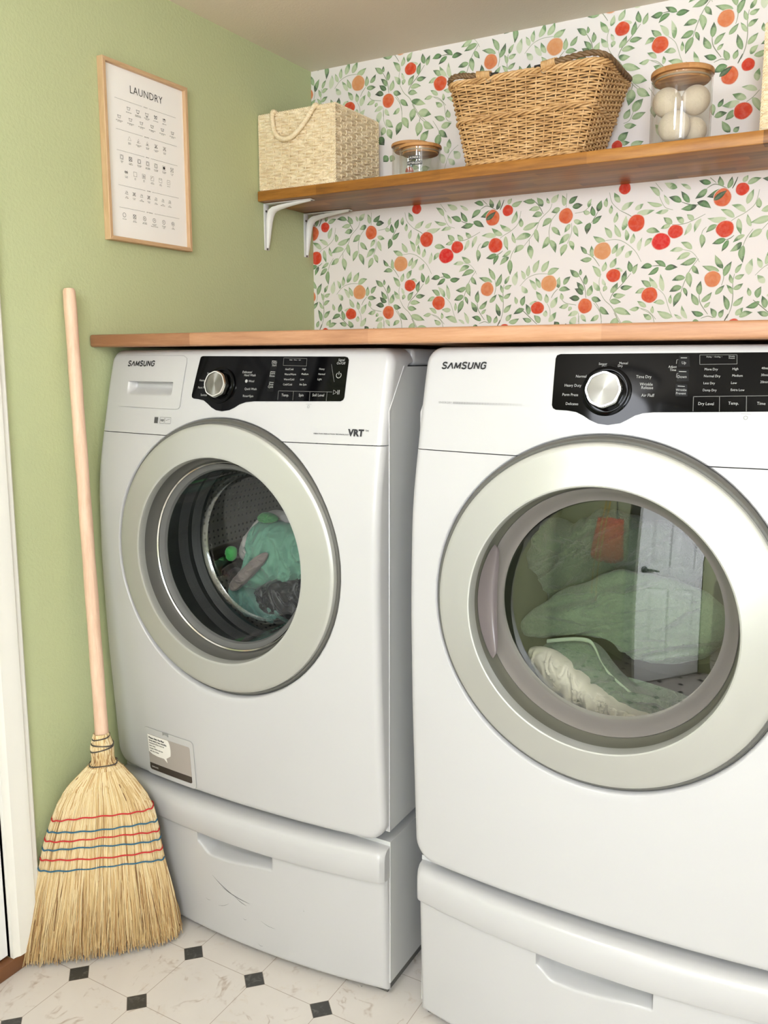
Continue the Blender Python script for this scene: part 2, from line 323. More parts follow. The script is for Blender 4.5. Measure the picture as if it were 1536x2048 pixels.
LEAVES = [[10153,16736,9905,16982,134,1],[10387,16513,10253,16767,96,0.5],[10234,16516,9858,16630,109,1],[10382,16392,10067,16347,114,0.7],[9617,16374,10053,16420,146,0.6],[9571,16470,9776,16597,132,0.6],[10561,16889,10252,17039,153,0.7],[10883,16829,10637,16981,94,0.5],[10677,16558,10369,16696,154,2],[10858,16522,10655,16810,140,2],[11031,16438,10665,16389,154,2],[11036,16517,11358,16350,160,2.4],[10479,16061,10267,16229,153,1.3],[10741,16051,10563,16216,142,1],[10977,16113,10811,16256,131,0.9],[10439,16033,10207,15969,116,1],[9866,15943,10200,15888,152,1.2],[10020,15757,9840,15562,132,0.8],[10911,16058,10765,15767,126,0.4],[11144,16140,11001,15820,125,0.5],[11171,15778,11184,15446,148,1.3],[9707,15467,9778,15794,119,0.3],[10770,15442,10447,15421,124,0.5],[10970,15440,10701,15619,144,1],[10935,15351,10619,15207,148,0.9],[11080,15221,10706,15089,158,1.6],[10048,15094,9766,15057,148,2.1],[10371,15066,10095,15216,129,2],[10206,15054,9953,14880,131,2.1],[10353,15005,10658,15031,146,2.3],[10999,15053,11159,14842,134,1.5],[10906,14905,10974,14535,168,1.2],[10842,14776,10530,14718,147,1.6],[10771,14564,10480,14451,159,1.8],[10813,14541,10904,14322,98,1.8],[10757,14441,10600,14084,169,1.7],[10039,14573,9789,14762,151,1.5],[9893,14559,9653,14452,131,1],[10197,14546,9986,14837,140,0.6],[10335,14468,10254,14897,133,0.6],[10389,14184,10107,14204,136,0.8],[9943,14104,9714,14260,123,0.9],[10108,13941,10100,14131,94,1],[10580,13845,10210,14002,173,0.9],[10929,13795,10792,14120,119,0.6],[10807,13798,10618,13917,80,0.6],[10083,13805,9876,13937,144,1],[10525,14159,10524,14388,93,1],[11193,14352,11210,14687,150,1.7],[11175,14107,11001,14400,155,1.5],[11241,14187,11476,14412,136,1.4],[11307,14052,11449,14180,94,1.2],[11617,14890,11219,15031,146,1.4],[11692,14946,11500,15277,149,1.4],[11721,14764,11885,15105,152,1.7],[11548,14349,11751,14563,125,1.5],[11977,14822,12117,15043,111,1.2],[11964,14713,12178,14792,123,1.1],[11933,14585,11853,14818,103,1.2],[11949,14454,12161,14585,124,1.3],[11936,14344,11789,14571,103,1],[11850,13975,11734,14332,142,1.8],[11960,14072,12178,14285,144,1.2],[11306,13878,11021,13978,140,2.1],[11576,13800,11456,14037,144,1.5],[11684,13797,11761,13998,131,1.4],[12030,13849,12192,14025,143,1],[12109,13807,12407,13909,143,1.3],[12757,13830,12501,13916,135,1.5],[12543,14153,12240,14024,143,2],[11596,16761,11247,16617,176,2.1],[11247,16804,10983,16601,159,1.8],[11602,16829,11513,17071,137,1.5],[11710,16770,11791,17033,130,1.7],[11328,16924,11051,17010,133,2.1],[12130,16836,12429,16940,141,1.2],[12034,16884,12138,17027,122,0.8],[12146,16381,12277,16706,148,0.8],[12128,16208,11807,16391,137,0.7],[11889,16100,11572,16313,147,0.8],[11718,16094,11281,16129,148,0.6],[11975,16074,12053,15696,139,0.8],[12259,15867,12168,16156,109,0.9],[11513,15962,11268,15801,136,1.7],[11724,15620,11419,15531,144,2.1],[11782,15597,11642,15338,122,2.1],[12138,15690,11881,15531,113,1.1],[12081,15527,11826,15327,144,1.5],[12113,15457,12126,15052,161,1.7],[6998,16882,6648,16923,138,1.8],[7196,16748,7030,16985,159,1.5],[7129,16711,6817,16684,141,0.9],[7190,16558,6914,16516,164,1.4],[7377,16806,7305,16960,86,1],[7422,16823,7620,17016,162,0.5],[7663,16666,7429,16580,155,1.4],[6665,16202,7103,16362,169,0.9],[6890,16057,6445,15957,178,0.8],[7015,16198,7105,15838,147,1.1],[6850,15800,6917,15428,184,1],[6709,15788,6429,15620,163,0.9],[6628,16270,6599,16509,140,1.2],[7895,16761,8122,16928,147,2.4],[7986,16670,8260,16698,159,2.6],[7774,16709,7710,16986,141,0.9],[7445,16421,7198,16238,173,1.4],[7451,16208,7695,15979,146,1.3],[7366,15980,7201,15681,165,1.1],[7402,15893,7571,15551,163,1.3],[7944,16256,7794,16046,127,0.9],[7940,16004,7656,15759,171,0.8],[7870,15756,7721,15457,173,1.1],[7934,15836,8042,15586,139,1],[8045,16216,8165,15915,138,0.8],[8030,16333,8275,16251,132,0.8],[8277,16531,8474,16484,122,0.8],[8405,16614,8484,16833,101,0.9],[8564,16394,8490,16658,136,2.1],[8646,16501,8733,16770,155,2.3],[8527,16211,8757,16399,134,2],[8461,16247,8383,15962,168,2.4],[8857,16586,8870,16819,118,1],[8970,16413,8993,16635,108,1],[9192,16669,9046,16925,148,0.9],[9241,16482,9535,16659,151,0.6],[9073,16190,9137,16450,119,0.8],[9245,15830,9085,16158,141,0.8],[9291,15990,9361,16350,150,0.7],[9013,15825,8832,16106,151,0.8],[9406,15737,9363,16025,124,0.8],[9503,15659,9566,15909,128,0.7],[8866,15753,8548,15909,151,1],[9048,15441,9187,15690,132,1],[9147,15363,9358,15638,143,0.5],[9007,15102,9158,15342,154,0.9],[8817,15018,8894,15264,132,0.8],[9380,15329,9551,15493,141,0.4],[8544,15377,8512,15682,130,1.2],[8399,15480,8228,15680,113,1.8],[8535,15347,8228,15333,138,1.5],[6742,14914,6641,15160,126,0.7],[6834,14986,6862,15279,130,0.8],[6996,15077,7139,15405,166,0.8],[7217,15087,7405,15368,176,0.9],[7369,15015,7685,15160,168,1.1],[7066,14627,6871,14919,134,0.5],[7181,14677,7046,14955,135,1],[6832,14570,6662,14764,156,0.4],[6471,14772,6535,15143,181,0.3],[7676,14656,7702,14945,149,1.2],[7810,14736,7995,14942,137,1.6],[7689,14613,7995,14600,139,1.5],[7225,14348,7066,14605,145,0.9],[7377,14277,7347,14529,138,0.8],[7484,14154,7660,14441,174,0.6],[6686,14234,6763,14496,156,1.8],[6882,13996,6792,14285,151,1.6],[7193,13778,7023,13981,168,1.4],[7340,13929,7359,14103,140,0.6],[7437,13795,7637,14052,162,0.7],[6887,14271,7096,14352,91,0.7],[6530,14283,6477,14484,106,1.2],[8219,14921,7968,15114,156,1.5],[8251,14951,8246,15120,88,1.7],[8391,14711,8394,14965,133,1.6],[8352,14565,8156,14796,137,1.7],[8456,14423,8556,14704,168,1],[8333,14470,8106,14628,146,2.6],[8248,14366,7967,14398,160,2.7],[7788,14350,7748,14535,112,1],[7961,14226,7702,14158,132,0.9],[8041,14169,7966,14064,103,1],[8225,14035,7947,13935,144,0.6],[8557,14376,8810,14293,156,1.7],[8783,14146,9028,13949,155,1.7],[8294,13969,8434,13773,128,0.7],[8758,13935,8543,13791,133,1],[8757,14885,8551,15178,155,0.9],[8769,14548,8586,14787,145,0.6],[8927,14667,8856,14523,122,1],[8905,14668,8823,14850,94,0.4],[9330,15002,9125,15085,91,0.6],[9530,14972,9467,15252,144,1.9],[9595,14917,9699,15168,129,1.3],[9341,14712,9413,15029,140,1.8],[9041,14485,9213,14738,154,1.3],[9282,14600,9586,14619,136,1.8],[9097,14420,9426,14418,146,1.1],[9027,14286,9317,14245,156,1.4],[9131,14073,9572,13924,185,1.1],[9774,14095,9525,14051,116,1],[2356,19746,2270,19408,191,0.5],[2524,19501,2759,19262,186,1],[2473,19312,2371,19087,190,1],[2574,19243,2708,18961,201,1.1],[3041,19488,3239,19173,206,1.2],[3024,19380,2859,19041,204,1.7],[3417,19685,3320,19342,217,1.2],[3547,19558,3948,19450,239,1],[3580,19308,3517,18932,247,1.1],[3709,19291,4030,19087,200,1.1],[3631,18781,3871,19052,227,1.3],[4189,18999,4442,18792,174,1.7],[4174,18906,4161,18568,223,1.7],[4499,19295,4435,19518,163,1.2],[4359,19274,4043,19383,157,1.4],[4251,19086,4563,19153,185,1],[4508,18487,4505,18757,156,1],[4477,18382,4334,18575,168,0.5],[4821,18208,4633,18418,219,0.4],[4354,18124,4178,18416,202,0.3],[4668,18063,4463,18248,163,0.4],[2320,19065,2472,18821,244,2.4],[2590,18512,2437,18374,231,2],[2758,18521,2674,18348,205,1.4],[1893,19471,1790,19626,169,2.5],[2116,19358,2100,19571,203,2.4],[9219,18636,9356,18858,170,1.2],[9405,18624,9741,18730,162,1.4],[9225,18482,9531,18456,152,1],[9091,18153,9338,18328,198,1.7],[9146,18108,9387,18079,127,1.3],[9403,18011,9717,18065,186,1.2],[11550,19501,11246,19394,194,2.1],[11202,19557,11036,19487,157,1.7],[12215,19068,12245,19344,154,0.8],[12226,18878,11884,18988,136,0.7],[12003,18722,11691,18861,167,0.9],[11866,18670,11478,18628,174,0.6],[12131,18727,12299,18408,161,0.9],[11769,18504,11566,18303,171,1.7],[11394,18615,11505,18792,118,1.9],[11321,18408,11605,18466,152,1.6],[11269,18705,11295,18435,143,1.3],[11689,18022,11495,18300,166,1.6],[11760,18025,11884,18129,131,1.7]]
STEMS = [[0.5,10046,17059,10220,16841],[0.5,10142,16747,10232,16557,10319,16448,10484,16390],[2,10677,16554,10880,16477,11059,16455],[1,11237,16232,10997,16121,10742,16041,10479,16046],[0.8,11272,15931,11197,15856,11172,15768],[0.3,10750,15443,10933,15391,11058,15283,11155,15126],[1.8,10049,15090,10204,15096,10371,15056],[1.2,11131,15208,10953,14964,10827,14664,10757,14430],[0.5,10197,14546,10371,14373,10488,14056,10585,13835],[0.8,9774,14088,9990,14008,10188,13803],[1.5,11182,14363,11222,14157,11404,13890],[0.9,11691,14956,11722,14744,11683,14555],[1.3,11958,14813,11932,14595,11948,14294,11924,14033,11841,13783],[1.3,11250,13797,11407,13845,11537,13801],[1.6,11237,16815,11426,16895,11691,16777],[2.6,11915,17011,11865,16881,11806,16761],[1.2,11444,16922,11302,17054],[0.8,12398,16685,12323,16375,12128,16198,11927,16097,11820,16027],[1.7,11901,15697,11819,15634,11725,15601],[0.9,12308,15814,12179,15629,12113,15453],[1.8,6868,16978,7081,16790,7213,16556],[0.9,7445,16800,7382,16648,7136,16424,7027,16176,6869,15972,6709,15788],[0.8,6846,15963,6850,15790],[0.7,7832,17017,7820,16674],[0.9,7654,16614,7457,16399,7384,16128,7407,15892],[0.8,7977,16274,7984,16043,7881,15765],[0.8,8058,16508,8298,16540,8489,16699],[1.6,8657,16500,8565,16353,8494,16234],[0.7,8929,16936,9002,16685,9199,16485],[1.3,9199,16485,9412,16367,9508,16302],[0.7,8865,15773,9120,15787,9355,15699,9614,15479,9780,15204],[1.3,8399,15491,8577,15376,8737,15158],[0.7,6615,14755,6823,14954,7079,15040,7368,15037],[1.2,7665,14646,7554,14531,7489,14415],[0.6,7377,14277,7463,14100,7459,13838],[1.8,6603,14192,6773,14054,7112,13747],[1.5,8206,14964,8359,14692,8413,14382],[0.9,7764,14373,7881,14271,8164,14209],[0.9,8568,14365,8751,14126,8840,13763],[0.6,8230,14014,8229,13777],[0.5,8787,14967,8739,14781,8770,14527],[1,8770,14527,8896,14312,9097,14116,9283,13743],[1.6,9532,14941,9311,14672,9106,14472,9022,14297],[0.7,2457,19761,2457,19482,2564,19267],[0.9,2825,20069,3007,19796,3041,19461],[0.9,3351,19803,3579,19444,3741,19281],[0.8,3997,19281,4173,19014,4174,18900],[0.7,4024,19884,4308,19696,4406,19281,4563,19175],[0.5,4771,18564,4509,18351,4356,17960],[1.5,3612,19440,3580,19294],[0.8,9173,19830,9370,19498,9587,19303],[0.7,9451,18808,9354,18593,9210,18535],[2.5,11867,19709,11773,19513],[0.9,12272,18872,12142,18737,12007,18650]]
FRUIT = [[7823,16460,171,180,2],[9621,16148,189,191,1],[8798,15527,203,196,3],[9099,14910,167,151,1],[7416,14787,196,192,3],[8394,14179,169,176,2],[7117,14167,170,149,1],[10010,14395,182,176,1.4],[9306,16997,135,131,0.5],[10231,15665,208,186,0],[10563,15877,167,149,0.5],[11598,16575,183,193,2],[12027,16727,138,134,0.6],[11691,15853,188,179,0.8],[11471,14714,172,175,2.5],[11614,19277,173,186,2],[11997,19454,133,130,0.6],[11942,18462,188,173,0.8],[9070,18027,123,118,0.5]]
DARK_LEAVES = [[11407,16529,11693,16732],[11383,19285,11670,19470]]
# ================================================================== the room
RX, RY, RZ = 2.45, -3.15, 2.1165
YB = -4.2                                # the room runs further back on the right, to hold the added fill light
b = B(); b.box(-0.12, RX+0.1, YB-0.1, 0.1, -0.1, 0); struct(b.build('floor', M['floor'], smooth=False, loc=(0,0,0)))
b = B(); b.box(-0.12, RX+0.1, YB-0.1, 0.1, RZ, RZ+0.1); struct(b.build('ceiling', M['ceiling'], smooth=False, loc=(0,0,RZ)))
DY0, DY1, DZ = -1.172, -1.99, 2.02      # door opening in the green wall
b = B(); b.box(-0.1, 0, DY0, 0.1, 0, RZ); b.box(-0.1, 0, YB-0.1, DY1, 0, RZ); b.box(-0.1, 0, DY1, DY0, DZ, RZ)
struct(b.build('wall_left', M['green'], smooth=False, loc=(0,0,0)))
b = B(); b.box(RX, RX+0.1, YB-0.1, 0.1, 0, RZ); struct(b.build('wall_right', M['white_wall'], smooth=False, loc=(RX,0,0)))
b = B(); b.box(0, 0.74, RY-0.1, RY, 0, RZ); b.box(1.46, 1.56, YB, RY, 0, RZ); b.box(0.74, 1.46, RY-0.1, RY, 2.02, RZ)
struct(b.build('wall_front', M['green'], smooth=False, loc=(0,RY,0)))
b = B(); b.box(0, RX, YB-0.1, YB, 0, RZ); struct(b.build('wall_rear', M['white_wall'], smooth=False, loc=(0,YB,0)))  # solid wall without a window; the added fill light stands before it

# ---- papered wall: one repeat of the printed pattern laid over the wall, 0.58 m square
b = B(); INK = []
def paint(V, F, cols):
    b.add(V, F, 1); INK.extend(cols)
b.box(0, RX, 0, 0.1, 0, RZ, 0); INK.extend([(0.83,0.81,0.78,1)]*8)
LEAF_TONE = [srgb(216,222,200), srgb(184,203,160), srgb(98,146,86), srgb(26,54,28)]
LEAF_TIP = [srgb(186,201,168), srgb(106,148,92), srgb(16,66,34), srgb(14,36,20)]
def lerp(a, c, t): return tuple(x+(y-x)*t for x, y in zip(a, c))
def tone(T, s):
    s = max(0, min(2.999, s)); i = int(s); return lerp(T[i], T[i+1], s-i)
lr = random.Random(3)
YL = [-0.0004]
def leaf(x0, z0, x1, z1, wd, s):
    dx, dz = x1-x0, z1-z0; L = math.hypot(dx, dz); ux, uz = dx/L, dz/L; px, pz = -uz, ux
    n = 10; bend = lr.uniform(-0.1, 0.1)*L; V = []; cols = []
    ctip = tone(LEAF_TIP, s+0.25); cbase = tone(LEAF_TONE, s*0.95); k0 = lr.uniform(0.5, 0.82); flip = lr.random() < 0.1
    YL[0] -= 2e-7
    for i in range(n+1):
        t = i/n; hw = 0.5*wd*(math.sin(PI*t**0.82)**(0.8 if t < 0.45 else 1.12)) if 0 < i < n else 0.0
        c = bend*math.sin(PI*t)
        q = (1-t) if flip else t
        for k in (-1, 0, 1):
            V.append((x0+dx*t+px*(c+hw*k), YL[0], z0+dz*t+pz*(c+hw*k)))
            m = smoothstep(k0-0.03, k0+0.09, q+0.12*k*(1 if s > 1 else -1)); cc = lerp(cbase, ctip, float(m))
            if k == 0: cc = lerp(cc, LEAF_TONE[0], 0.15)
            elif s > 0.7: cc = lerp(cc, tone(LEAF_TIP, s+0.3), 0.25)
            cols.append(cc)
    F = []
    for i in range(n):
        for k in (0, 1): a = i*3+k; F.append((a, a+3, a+4, a+1))
    paint(V, F, cols)
def stem(pts, tn):
    P = [Vector((pts[i], 0, pts[i+1])) for i in range(0, len(pts), 2)]
    Q = []
    for i in range(len(P)-1):                       # Catmull-Rom through the points
        p0, p1, p2, p3 = P[max(0,i-1)], P[i], P[i+1], P[min(len(P)-1,i+2)]
        for k in range(6):
            t = k/6; Q.append(0.5*((2*p1)+(p2-p0)*t+(2*p0-5*p1+4*p2-p3)*t*t+(3*p1-p0-3*p2+p3)*t*t*t))
    Q.append(P[-1]); V = []; cols = []; c = lerp(srgb(186,194,168), srgb(84,92,70), min(1, tn/2.6)); YL[0] -= 2e-7
    for i, q in enumerate(Q):
        d = (Q[min(len(Q)-1,i+1)]-Q[max(0,i-1)]).normalized(); p = Vector((-d.z, 0, d.x)); h = 0.00055+0.0003*tn*math.sin(PI*i/len(Q))
        for k in (-1, 1): V.append((q.x+p.x*h*k, YL[0], q.z+p.z*h*k)); cols.append(c)
    paint(V, [(2*i, 2*i+2, 2*i+3, 2*i+1) for i in range(len(Q)-1)], cols)
FR = [(srgb(212,18,16), srgb(222,40,28)), (srgb(204,44,14), srgb(220,82,32)), (srgb(208,76,36), srgb(226,118,66)), (srgb(216,142,88), srgb(224,160,108)), (srgb(216,142,88), srgb(224,160,108))]
def fruit(x, z, rx, rz, s):
    n = 26; i = int(s); t = s-i; c0 = lerp(FR[i][0], FR[min(4,i+1)][0], t); c1 = lerp(FR[i][1], FR[min(4,i+1)][1], t)
    V = [(x, YL[0]-4e-5, z)]; cols = [lerp(c0, c1, 0.6)]; ph = lr.uniform(0, 6)
    for rr, cc in ((0.5, lerp(c0, c1, 0.4)), (0.93, c1), (1.0, lerp(c0, c1, 0.1)), (1.13, srgb(240,226,214))):
        for k in range(n):
            a = 2*PI*k/n; wob = 1+0.02*math.sin(3*a+ph)+0.015*math.sin(5*a+2*ph); V.append((x+rx*rr*wob*math.cos(a), YL[0]-4e-5-(2e-6 if rr < 1.1 else 0), z+rz*rr*wob*math.sin(a)))
            cols.append(lerp(cc, c0, 0.55*max(0, math.cos(a+2.0))) if rr < 1.05 else cc)
    F = [(0, 1+k, 1+(k+1) % n) for k in range(n)]
    for r in range(3):
        for k in range(n): a, c = 1+r*n+k, 1+r*n+(k+1) % n; F.append((a, a+n, c+n, c))
    paint(V, F, cols)
REP = 0.5795
for iz in (-1, 0, 1):
    oz = iz*0.582
    for ix in (-2, -1, 0, 1, 2):
        ox = ix*REP
        inside = lambda x0, z0, x1, z1, m=0.0: (min(x0,x1)+ox > -m and max(x0,x1)+ox < RX and min(z0,z1)+oz > 1.28 and max(z0,z1)+oz < RZ+0.03)
        for tn, *pts in STEMS:
            p = [v/1e4 for v in pts]; xs, zs = p[0::2], p[1::2]
            if inside(min(xs), min(zs), max(xs), max(zs), 0.08): stem([v+(ox if i % 2 == 0 else oz) for i, v in enumerate(p)], tn)
        for x0, z0, x1, z1, wd, s in LEAVES:
            x0, z0, x1, z1, wd = x0/1e4, z0/1e4, x1/1e4, z1/1e4, wd/1e4
            if inside(x0, z0, x1, z1, 0.03): leaf(x0+ox, z0+oz, x1+ox, z1+oz, wd*0.93, s)
        for x, z, rx, rz, s in FRUIT:
            x, z, rx, rz = x/1e4, z/1e4, rx/1e4, rz/1e4
            if inside(x, z, x, z, 0.012): fruit(x+ox, z+oz, rx, rz, s)
        for x0, z0, x1, z1 in DARK_LEAVES:
            x0, z0, x1, z1 = x0/1e4, z0/1e4, x1/1e4, z1/1e4
            if inside(x0, z0, x1, z1): YL[0] -= 1e-4; leaf(x0+ox, z0+oz, x1+ox, z1+oz, 0.0125, 2.9); YL[0] += 1e-4
struct(b.build('wall_back', [M['paper'], M['ink']], smooth=False, loc=(0,0,0), colors=INK))

# ---- door and casing at the left edge, threshold
b = B()
prof = [(-1.098, 0.0), (-1.099, 0.011), (-1.103, 0.014), (-1.113, 0.0145), (-1.117, 0.019), (-1.128, 0.0195), (-1.142, 0.0165), (-1.158, 0.0155), (-1.166, 0.011), (-1.172, 0.010), (-1.172, -0.1), (-1.10, -0.1)]
def casing(b, z0, z1):
    n = len(prof); b.add([(x, y, z) for z in (z0, z1) for (y, x) in prof], [(i, (i+1) % n, n+(i+1) % n, n+i) for i in range(n)] + [tuple(range(n))[::-1], tuple(range(n, 2*n))])
casing(b, 0.034, DZ+0.06)
struct(b.build('trim_1', M['trim'], angle=25, loc=(0,-1.13,0)))
b = B(); b.rbox(-0.1, 0.018, DY1, -1.172, DZ, DZ+0.06, 0.004); struct(b.build('trim_2', M['trim'], loc=(0,-1.6,DZ)))
b = B(); b.rbox(-0.1, 0.018, DY1-0.07, DY1, 0, DZ+0.06, 0.004); struct(b.build('trim_3', M['trim'], loc=(0,DY1,0)))
def panel_door(name, mat):
    """six-panel slab, 0.72 x 2.0 m, hinge edge at x = 0, face towards -y"""
    W_, H_, T_ = 0.715, 2.0, 0.035; b = B()
    xs = [(0.10, 0.33), (0.385, 0.615)]; zs = [(0.20, 0.80), (0.98, 1.58), (1.68, 1.88)]
    gx = sorted({0, W_, *[v for p in xs for v in p]}); gz = sorted({0, H_, *[v for p in zs for v in p]})
    for sy in (0, T_):
        sg = 1 if sy == 0 else -1
        for i in range(len(gx)-1):
            for j in range(len(gz)-1):
                x0, x1, z0, z1 = gx[i], gx[i+1], gz[j], gz[j+1]
                if (x0, x1) in xs and (z0, z1) in zs:
                    rings = [(0, 0), (0.010, 0.013), (0.022, 0.013), (0.05, 0.002)]; V = []
                    for ins, dp in rings:
                        y = sy+sg*dp; V += [(x0+ins, y, z0+ins), (x1-ins, y, z0+ins), (x1-ins, y, z1-ins), (x0+ins, y, z1-ins)]
                    F = [(4*r+k, 4*r+(k+1) % 4, 4*r+4+(k+1) % 4, 4*r+4+k) for r in range(3) for k in range(4)] + [(12, 13, 14, 15)]
                else: V = [(x0, sy, z0), (x1, sy, z0), (x1, sy, z1), (x0, sy, z1)]; F = [(0, 1, 2, 3)]
                b.add(V, F if sy == 0 else [f[::-1] for f in F])
    for V in ([(0,0,0),(0,T_,0),(0,T_,H_),(0,0,H_)], [(W_,0,0),(W_,0,H_),(W_,T_,H_),(W_,T_,0)], [(0,0,H_),(0,T_,H_),(W_,T_,H_),(W_,0,H_)], [(0,0,0),(W_,0,0),(W_,T_,0),(0,T_,0)]): b.add(V, [(0,1,2,3)])
    d = b.build(name, mat, smooth=False, loc=(0,0,0)); struct(d)
    h = B(); h.lathe([(0.027, 0.0), (0.027, -0.006), (0.012, -0.010), (0.010, -0.045)], (W_-0.06, 0, 0.94), 'y', 24)
    h.tube([(W_-0.06, -0.045, 0.94), (W_-0.10, -0.048, 0.94), (W_-0.17, -0.046, 0.937)], [0.010, 0.009, 0.007], 12)
    h.build('door_handle', M['gasket_dark'], d); return d
d1 = panel_door('door_1', M['door'])
d1.location = (1.45, -3.12, 0.012); d1.rotation_euler = (0, 0, math.atan2(-2.62+3.12, 0.95-1.45)+0.0)
d2 = panel_door('door_2', M['door']); d2.location = (-0.003, -1.1755-0.715, 0.04); d2.rotation_euler = (0, 0, rad(90))
b = B(); b.rbox(-0.1, 0.012, DY1-0.06, -1.112, 0, 0.033, 0.003); struct(b.build('trim_4', M['threshold'], loc=(-0.05,-1.6,0)))

# ---- ceiling lamp (mirrored softly in the machines)
lamp = thing('ceiling_lamp', 'round white flush ceiling lamp out in the room behind the machines\' fronts', 'lamp', (0.75,-2.45,2.03))
b = B(); b.lathe([(0.19, 2.1165), (0.19, 2.098), (0.18, 2.094)], (0.75,-2.45,0), 'z', 48); b.build('lamp_base', M['enamel'], lamp)
b = B(); b.lathe([(0.18, 2.094), (0.172, 2.07), (0.14, 2.045), (0.08, 2.032), (0.001, 2.029)], (0.75,-2.45,0), 'z', 48)
t = NT('lit_lamp_glass'); t.p(Base_Color=(0.9,0.88,0.84,1), Emission_Color=(1.0,0.95,0.88,1), Emission_Strength=3.0); b.build('lamp_shade', t.mat, lamp)
# ---- bag hanging by its strap on the wall beside the far doorway (mirrored in the dryer window)
bag = thing('tote_bag', 'orange cloth bag hanging by long yellow straps, mirrored in the dryer window', 'bag', (0.55,-3.09,0.95))
b = B(); P = []
for i in range(25):
    t_ = i/24; z = 0.98+0.42*t_; hw = 0.17*(1-0.22*t_)*min(1, (t_*6+0.45)); dp = 0.055*math.sin(PI*min(1, 0.15+0.85*t_))+0.006
    P.append([(0.57+hw*math.copysign(abs(math.cos(a))**0.7, math.cos(a)), -3.075+dp*math.sin(a), z+0.012*math.sin(5*a)) for a in [2*PI*k/32 for k in range(33)]])
b.grid(P); b.build('bag_body', plain('orange_cloth', srgb(232,88,34), 0.8), bag)
for x0, x1, z1 in ((0.50, 0.47, 0.66), (0.54, 0.515, 0.60)):
    b = B(); b.tube([(0.55,-3.118,1.86), (x0+0.01,-3.05,1.55), (x0,-2.99,1.2), (x1,-2.995,0.9), (x1-0.01,-3.02,z1)], 0.0065, 6); b.build('bag_strap', plain('yellow_strap', srgb(214,178,64), 0.7), bag)
b = B(); b.tube([(0.64,-3.085,1.38), (0.6,-3.10,1.65), (0.55,-3.118,1.86)], 0.005, 6); b.build('bag_strap', plain('dark_strap', srgb(60,60,58), 0.7), bag)
b = B(); b.tube([(0.55,-3.1495,1.85), (0.55,-3.115,1.85), (0.55,-3.112,1.88)], 0.006, 8); tag(b.build('wall_hook', M['screw'], None), 'steel hook on the far wall that the orange bag hangs from', 'hook')
W_LABELS = [('Normal', 0.329, 1.2557, 0.0049), ('Heavy Duty', 0.3153, 1.2418, 0.0049), ('Perm Press', 0.3135, 1.2271, 0.0049), ('Sanitize', 0.3188, 1.2125, 0.0049), ('Delicates/', 0.4226, 1.2589, 0.0052), ('Hand Wash', 0.4303, 1.2529, 0.0052), ('Wool', 0.4358, 1.2413, 0.0051), ('Quick Wash', 0.4364, 1.2262, 0.0051), ('Rinse+Spin', 0.4324, 1.2124, 0.0051), ('Delay', 0.484, 1.2775, 0.0047), ('Start', 0.4849, 1.2724, 0.0047), ('Extra', 0.4835, 1.257, 0.0047), ('Rinse', 0.4834, 1.2519, 0.0047), ('Pure', 0.4838, 1.2358, 0.0047), ('Cycle', 0.4831, 1.2311, 0.0047), ('Wash  •  Rinse  •  Spin', 0.5308, 1.2825, 0.0025), ('Hot/Cold', 0.5209, 1.2648, 0.0042), ('Warm/Warm', 0.5246, 1.2552, 0.0042), ('Warm/Cold', 0.5233, 1.2455, 0.0042), ('Cold/Cold', 0.5215, 1.2358, 0.0042), ('High', 0.5541, 1.2653, 0.0042), ('Medium', 0.5572, 1.2558, 0.0042), ('Low', 0.5525, 1.2457, 0.0042), ('No Spin', 0.5561, 1.2362, 0.0042), ('Heavy', 0.5926, 1.2655, 0.0041), ('Normal', 0.5937, 1.256, 0.0041), ('Light', 0.5906, 1.2464, 0.0041), ('Temp.', 0.5195, 1.2156, 0.0059), ('Spin', 0.5551, 1.2162, 0.0058), ('Soil Level', 0.5922, 1.2168, 0.0058), ('Signal', 0.6316, 1.2824, 0.0053), ('On/Off', 0.6312, 1.2762, 0.0053)]
D_LABELS = [('Sensor', 1.1317, 1.2757, 0.0042), ('Dry', 1.1343, 1.2722, 0.0042), ('Manual', 1.1637, 1.2768, 0.0042), ('Dry', 1.159, 1.2726, 0.0042), ('Normal', 1.0992, 1.2562, 0.0049), ('Heavy Duty', 1.0873, 1.2419, 0.005), ('Perm Press', 1.0846, 1.2273, 0.005), ('Delicates', 1.089, 1.2132, 0.0049), ('Time Dry', 1.1965, 1.2563, 0.0051), ('Wrinkle', 1.2014, 1.2451, 0.0051), ('Release', 1.2033, 1.24, 0.0051), ('Air Fluff', 1.2052, 1.2285, 0.0051), ('Adjust', 1.2372, 1.2714, 0.004), ('Time', 1.2383, 1.2667, 0.004), ('Up', 1.2529, 1.2775, 0.0047), ('Down', 1.2524, 1.2567, 0.0047), ('Wrinkle', 1.253, 1.2373, 0.004), ('Prevent', 1.2529, 1.2323, 0.004), ('Drying  •  Cooling  •', 1.2947, 1.2861, 0.0023), ('Wrinkle', 1.3186, 1.2866, 0.0023), ('Prevent', 1.3189, 1.284, 0.0023), ('More Dry', 1.2921, 1.2679, 0.004), ('Normal Dry', 1.2943, 1.258, 0.004), ('Less Dry', 1.2912, 1.2477, 0.0039), ('Damp Dry', 1.2928, 1.2375, 0.0039), ('High', 1.3252, 1.2686, 0.0039), ('Medium', 1.3288, 1.2589, 0.0039), ('Low', 1.3249, 1.2484, 0.0039), ('Extra Low', 1.3307, 1.2384, 0.0039), ('40min', 1.3655, 1.2697, 0.0039), ('30min', 1.3655, 1.26, 0.0039), ('20min', 1.3655, 1.2501, 0.0039), ('Dry Level', 1.2896, 1.2178, 0.0049), ('Temp.', 1.3272, 1.2192, 0.0049), ('Time', 1.3639, 1.2196, 0.0048)]
